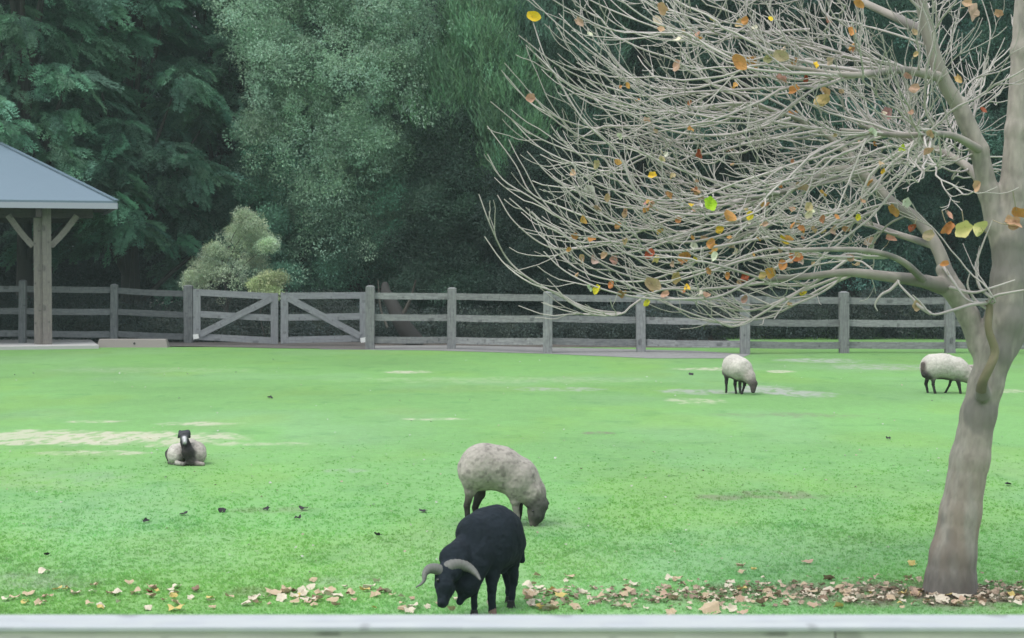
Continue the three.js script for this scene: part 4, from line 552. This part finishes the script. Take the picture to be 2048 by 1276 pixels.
{ // far sheep half hidden by the trunk
  const d0 = 27.1, L = [
    { a: [1866, 732, 0], b: [1888, 732, 0], r: 24.5, rb: 23.5, k: 8, c: WHITE }, { a: [1888, 732, 0], b: [1912, 738, 0], r: 23.5, rb: 22.5, k: 8, c: WHITE }, { a: [1862, 738, 0], r: 20, k: 8, c: WHITE }, { a: [1912, 738, 0], b: [1938, 750, -0.05], r: 22, rb: 15, k: 8, c: WOOL }, { a: [1938, 750, -0.05], b: [1955, 764, -0.08], r: 14, rb: 9, k: 5, c: WOOL }, { a: [1955, 764, -0.08], b: [1962, 780, -0.1], r: 8, rb: 5, k: 4, c: FACE }, { a: [1940, 734, 0.1], b: [1948, 732, 0.14], r: 5, rb: 3, k: 3, c: [0.3, 0.26, 0.24] },
    { a: [1846, 728, -0.1], b: [1846, 738, -0.1], r: 4.5, rb: 4.5, k: 3, c: [0.09, 0.07, 0.065], cw: 3 }, { a: [1851, 748, -0.08], b: [1858, 752, -0.08], r: 8, rb: 7, k: 5, c: [0.035, 0.03, 0.03], cw: 3 }, { a: [1878, 750, -0.02], b: [1904, 754, -0.02], r: 7.5, rb: 6, k: 4, c: [0.02, 0.016, 0.016], cw: 4 }, { a: [1866, 745, -0.08], b: [1867, 756, -0.08], r: 8, rb: 4, k: 5, c: WOOL }, { a: [1914, 752, 0], b: [1940, 762, -0.05], r: 8, rb: 6, k: 5, c: [0.06, 0.05, 0.048] },
    { a: [1856, 750, 0.1], b: [1852, 768, 0.1], r: 6, rb: 3.2, k: 4, c: DK }, { a: [1852, 768, 0.1], b: [1857, 0, 0.1, 'g'], r: 3, rb: 2.4, k: 2, c: DK }, { a: [1867, 754, -0.08], b: [1866, 768, -0.08], r: 4.5, rb: 3.2, k: 3, c: DK }, { a: [1866, 768, -0.08], b: [1872, 0, -0.08, 'g'], r: 3, rb: 2.4, k: 2, c: DK }, { a: [1904, 752, 0.1], b: [1899, 770, 0.1], r: 5, rb: 2.4, k: 3, c: DK }, { a: [1899, 770, 0.1], b: [1892, 0, 0.1, 'g'], r: 2.3, rb: 2, k: 2, c: DK }, { a: [1914, 754, -0.08], b: [1918, 770, -0.08], r: 6, rb: 3, k: 3, c: DK }, { a: [1918, 770, -0.08], b: [1923, 0, -0.08, 'g'], r: 2.8, rb: 2.3, k: 2, c: DK }];
  animal('sheep', 'far white sheep whose head is hidden by the bare tree trunk', 'sheep', d0, 787, L, 0.010, { cx: 1890, curl: 0.008 });
}

// ---------------------------------------------------------------- grass blades, fallen leaves
{
  seed(66); const a = []; for (let i = 0; i < 9; i++) { const an = rr(0, 6.28), r = rr(0, 0.04), p = V(Math.cos(an) * r, 0, Math.sin(an) * r), l = V(rr(-1.2, 1.2), 1, rr(-1.2, 1.2)).normalize(); leafQuad(a, p, l, V(Math.cos(an), 0, Math.sin(an)), rr(0.008, 0.022), 0.005, 0.1); }
  const g = soup(a), N = 46000, list = [];
  for (let i = 0; i < N; i++) { const t = rnd(), d = 9.2 / (1 - t * 0.66), hw = d * 0.315; if (rnd() < sstep(10.5, 22, d)) continue; list.push([rr(-hw, hw), -d, d]); }
  const im = shadow(new THREE.InstancedMesh(g, new THREE.MeshPhysicalMaterial({ roughness: 0.9, side: THREE.DoubleSide, transmission: 0.6, thickness: 0, specularIntensity: 0.3 }), list.length)), m4 = new THREE.Matrix4(), c = new THREE.Color(), qq = Q(); im.name = 'grass'; im.userData = { kind: 'stuff', label: 'short green grass blades covering the lawn', category: 'grass' };
  list.forEach(([x, z, d], i) => { const s = rr(0.7, 1.25) * (0.7 + 0.6 * vn(x * 2, 5, z * 2)), w = s; qq.setFromAxisAngle(up, rr(0, 6.28)); m4.compose(V(x, 0, z), qq, V(w, s * (1 - 0.6 * sstep(12, 25, d)), w)); im.setMatrixAt(i, m4); const k = lawnColor(x, z), v = rr(1.25, 1.7); c.setRGB(k[0] * v * rr(0.95, 1.1), k[1] * v, k[2] * v); im.setColorAt(i, c); }); scene.add(im);
}
{
  const shapes = [0, 1, 2, 3, 4, 5, 6].map((k) => { const g = leafShape(700 + k); g.computeBoundingBox(); g.translate(0, -g.boundingBox.min.y, 0); return g; });
  const tones = { 'pale cream': [0.56, 0.49, 0.39], 'light tan': [0.46, 0.35, 0.24], 'pinkish brown': [0.43, 0.30, 0.22], 'dull brown': [0.22, 0.15, 0.10], 'yellowish': [0.50, 0.39, 0.14] }, mats = Object.fromEntries(Object.entries(tones).map(([k, c]) => [k, leafMat(c, 0.2)])), keys = Object.keys(tones), protos = {};
  const drop = (x, y, s, tone, label, group, name = 'fallen_leaf') => { const p = G(x, y), k = Math.floor(rnd() * 7), id = k + tone; let m; if (protos[id]) m = protos[id].clone(); else { m = shadow(new THREE.Mesh(shapes[k], mats[tone] ?? leafMat(tone, 0.2))); protos[id] = m; } m.name = numbered(name); m.position.copy(p).setY(0.012); m.scale.setScalar(s * -p.z / F); m.rotation.set(rr(-0.5, 0.5), rr(0, 6.28), rr(-0.5, 0.5)); m.userData = { label, category: 'leaf', ...(group ? { group } : {}) }; scene.add(m); };
  seed(1001); const pick = () => { const r = rnd(); return r < 0.40 ? keys[0] : r < 0.70 ? keys[1] : r < 0.85 ? keys[2] : r < 0.91 ? keys[3] : keys[4]; };
  const zone = (n, f, where, smin, smax) => { for (let i = 0; i < n; i++) { const [x, y] = f(), t = pick(); drop(x, y, rr(smin, smax), t, `${t} dry leaf ${where}`, `${t} leaves ${where}`); } };
  zone(84, () => { const x = rr(0, 800); return [x, clamp(1196 + gauss() * 22, 1130, 1230)]; }, 'on the grass left of the black ram', 14, 34);
  zone(120, () => { const x = rr(1055, 1840), t = (x - 1055) / 785; return [x, clamp(1195 - 12 * t + gauss() * 35, 1112, 1230)]; }, 'in the litter strip between the ram and the bare tree', 13, 34);
  zone(45, () => { const x = rr(1780, 2046); return [x, clamp(1200 + gauss() * 15, 1150, 1226)]; }, 'round the foot of the bare tree', 16, 38);
  zone(16, () => [rr(800, 1080), rr(1180, 1228)], 'round the hooves of the black ram', 16, 32);
  [[670, 1196, 46, keys[0], 'large cream leaf lying alone left of the black ram'], [355, 1222, 44, keys[4], 'curled yellowish leaf near the bottom rail at left'], [622, 1178, 26, keys[0], 'small cream leaf just above the large cream leaf'], [545, 1190, 50, keys[1], 'big tan leaf left of the large cream leaf'], [87, 1147, 34, keys[0], 'upright cream leaf at the far left of the litter'], [1420, 1224, 62, keys[1], 'big folded tan leaf at the bottom rail right of the ram'], [1480, 1135, 26, keys[1], 'lone tan leaf high on the lawn above the litter strip'], [1612, 1128, 30, keys[2], 'pinkish leaf high on the lawn left of the bare trunk'], [1822, 1132, 30, keys[4], 'yellowish leaf on the lawn just left of the bare trunk'], [1097, 1222, 40, keys[0], 'cream leaf at the bottom rail just right of the ram']].forEach((l) => drop(...l));
  drop(297, 1188, 24, [0.16, 0.03, 0.025], 'small dark red leaf among the litter at left');
  [[290, 1046, 'leftmost of the dark curled leaves in front of the lying sheep'], [366, 1031, 'dark clump below the lying sheep'], [446, 1025, 'dark clump second from the lying sheep to the right'], [534, 1021, 'small dark clump midway between the lying sheep and the ram'], [608, 1021, 'dark clump nearest the ram in the row at left'], [595, 1040, 'tiny dark clump just below the row at left'], [845, 1025, 'small dark scrap left of the grey sheep'], [2017, 972, 'dark curled leaf on the lawn right of the bare trunk'], [95, 1112, 'dark scrap on the lawn near the left edge'], [756, 1074, 'dark scrap left of the ram above the litter'], [1382, 750, 'tiny dark scrap left of the far sheep'], [1776, 880, 'tiny dark scrap left of the bare trunk'], [541, 797, 'tiny dark scrap on the far lawn below the gate']].forEach(([x, y, l]) => drop(x, y, rr(17, 24) * (y < 900 ? 0.7 : 1), [0.03, 0.027, 0.03], l, undefined, 'dark_leaf'));
  // crumbs of litter and pale scraps nobody could count
  seed(2002); const crumbs = (name, label, cat, n, f, cols) => { const im = shadow(new THREE.InstancedMesh(shapes[2], leafMat([1, 1, 1], 0.1), n)), m4 = new THREE.Matrix4(), c = new THREE.Color(); im.name = name; im.userData = { kind: 'stuff', label, category: cat }; for (let i = 0; i < n; i++) { const [x, y, s] = f(), p = G(x, y), k = cols[Math.floor(rnd() * cols.length)]; m4.compose(p.setY(rr(0.002, 0.02)), Q().setFromEuler(new THREE.Euler(rr(-0.5, 0.5), rr(0, 6.28), rr(-0.5, 0.5))), V(1, 1, 1).multiplyScalar(s * -p.z / F)); im.setMatrixAt(i, m4); c.setRGB(...k); im.setColorAt(i, c); } scene.add(im); };
  crumbs('leaf_litter', 'brown broken leaf litter on bare soil leading to the bare tree', 'leaf litter', 800, () => { const x = 1060 + 986 * Math.pow(rnd(), 0.75), t = (x - 1055) / 785; return [x, clamp(1198 - 12 * Math.min(1, t) + gauss() * 21, 1140, 1231), rr(6, 20)]; }, [[0.28, 0.21, 0.155], [0.24, 0.18, 0.135], [0.40, 0.31, 0.23], [0.50, 0.42, 0.33]]);
  crumbs('pale_scraps', 'tiny pale scraps scattered over the lawn', 'leaf scraps', 280, () => { const y = 720 + 440 * Math.pow(rnd(), 1.2); return [rr(0, 2048), y, rr(4, 7.5) * (y > 900 ? 1.1 : 0.7)]; }, [[0.34, 0.36, 0.28], [0.40, 0.42, 0.36], [0.34, 0.30, 0.22]]);
}

// ---------------------------------------------------------------- rail right in front of the camera
{
  const h = 1.2, dT = 0.8 / ((1233 - HORIZON) / F), dB = 0.8 / ((1259 - HORIZON) / F), o = thing('front_rail', 'pale weathered timber rail across the bottom edge, out of focus', 'fence rail', V(0, 0, -dB));
  const mt = std({ map: woodTex([0.315, 0.332, 0.350], 0.3), roughness: 0.7 }), mf = std({ map: woodTex([0.50, 0.455, 0.445], 0.6), roughness: 0.85 });
  part('cap_board', beam(V(-3.2, h - 0.004, -(dT + dB) / 2), V(4, h - 0.004, -(dT + dB) / 2), 0.008, dT - dB), mt, o);
  for (const [a, b] of [[-3.2, 0.72], [0.723, 4]]) part('rail', beam(V(a, h - 0.085, -dB - 0.034), V(b, h - 0.085, -dB - 0.034), 0.150, 0.045), mf, o);
  for (const x of [-2.9, 0.72, 3.2]) part('post', beam(V(x, 0, -(dT + dB) / 2), V(x, h - 0.03, -(dT + dB) / 2 - 0.03), 0.09, 0.09, V(0, 0, 1)), mt, o);
}
renderer.render(scene, camera);
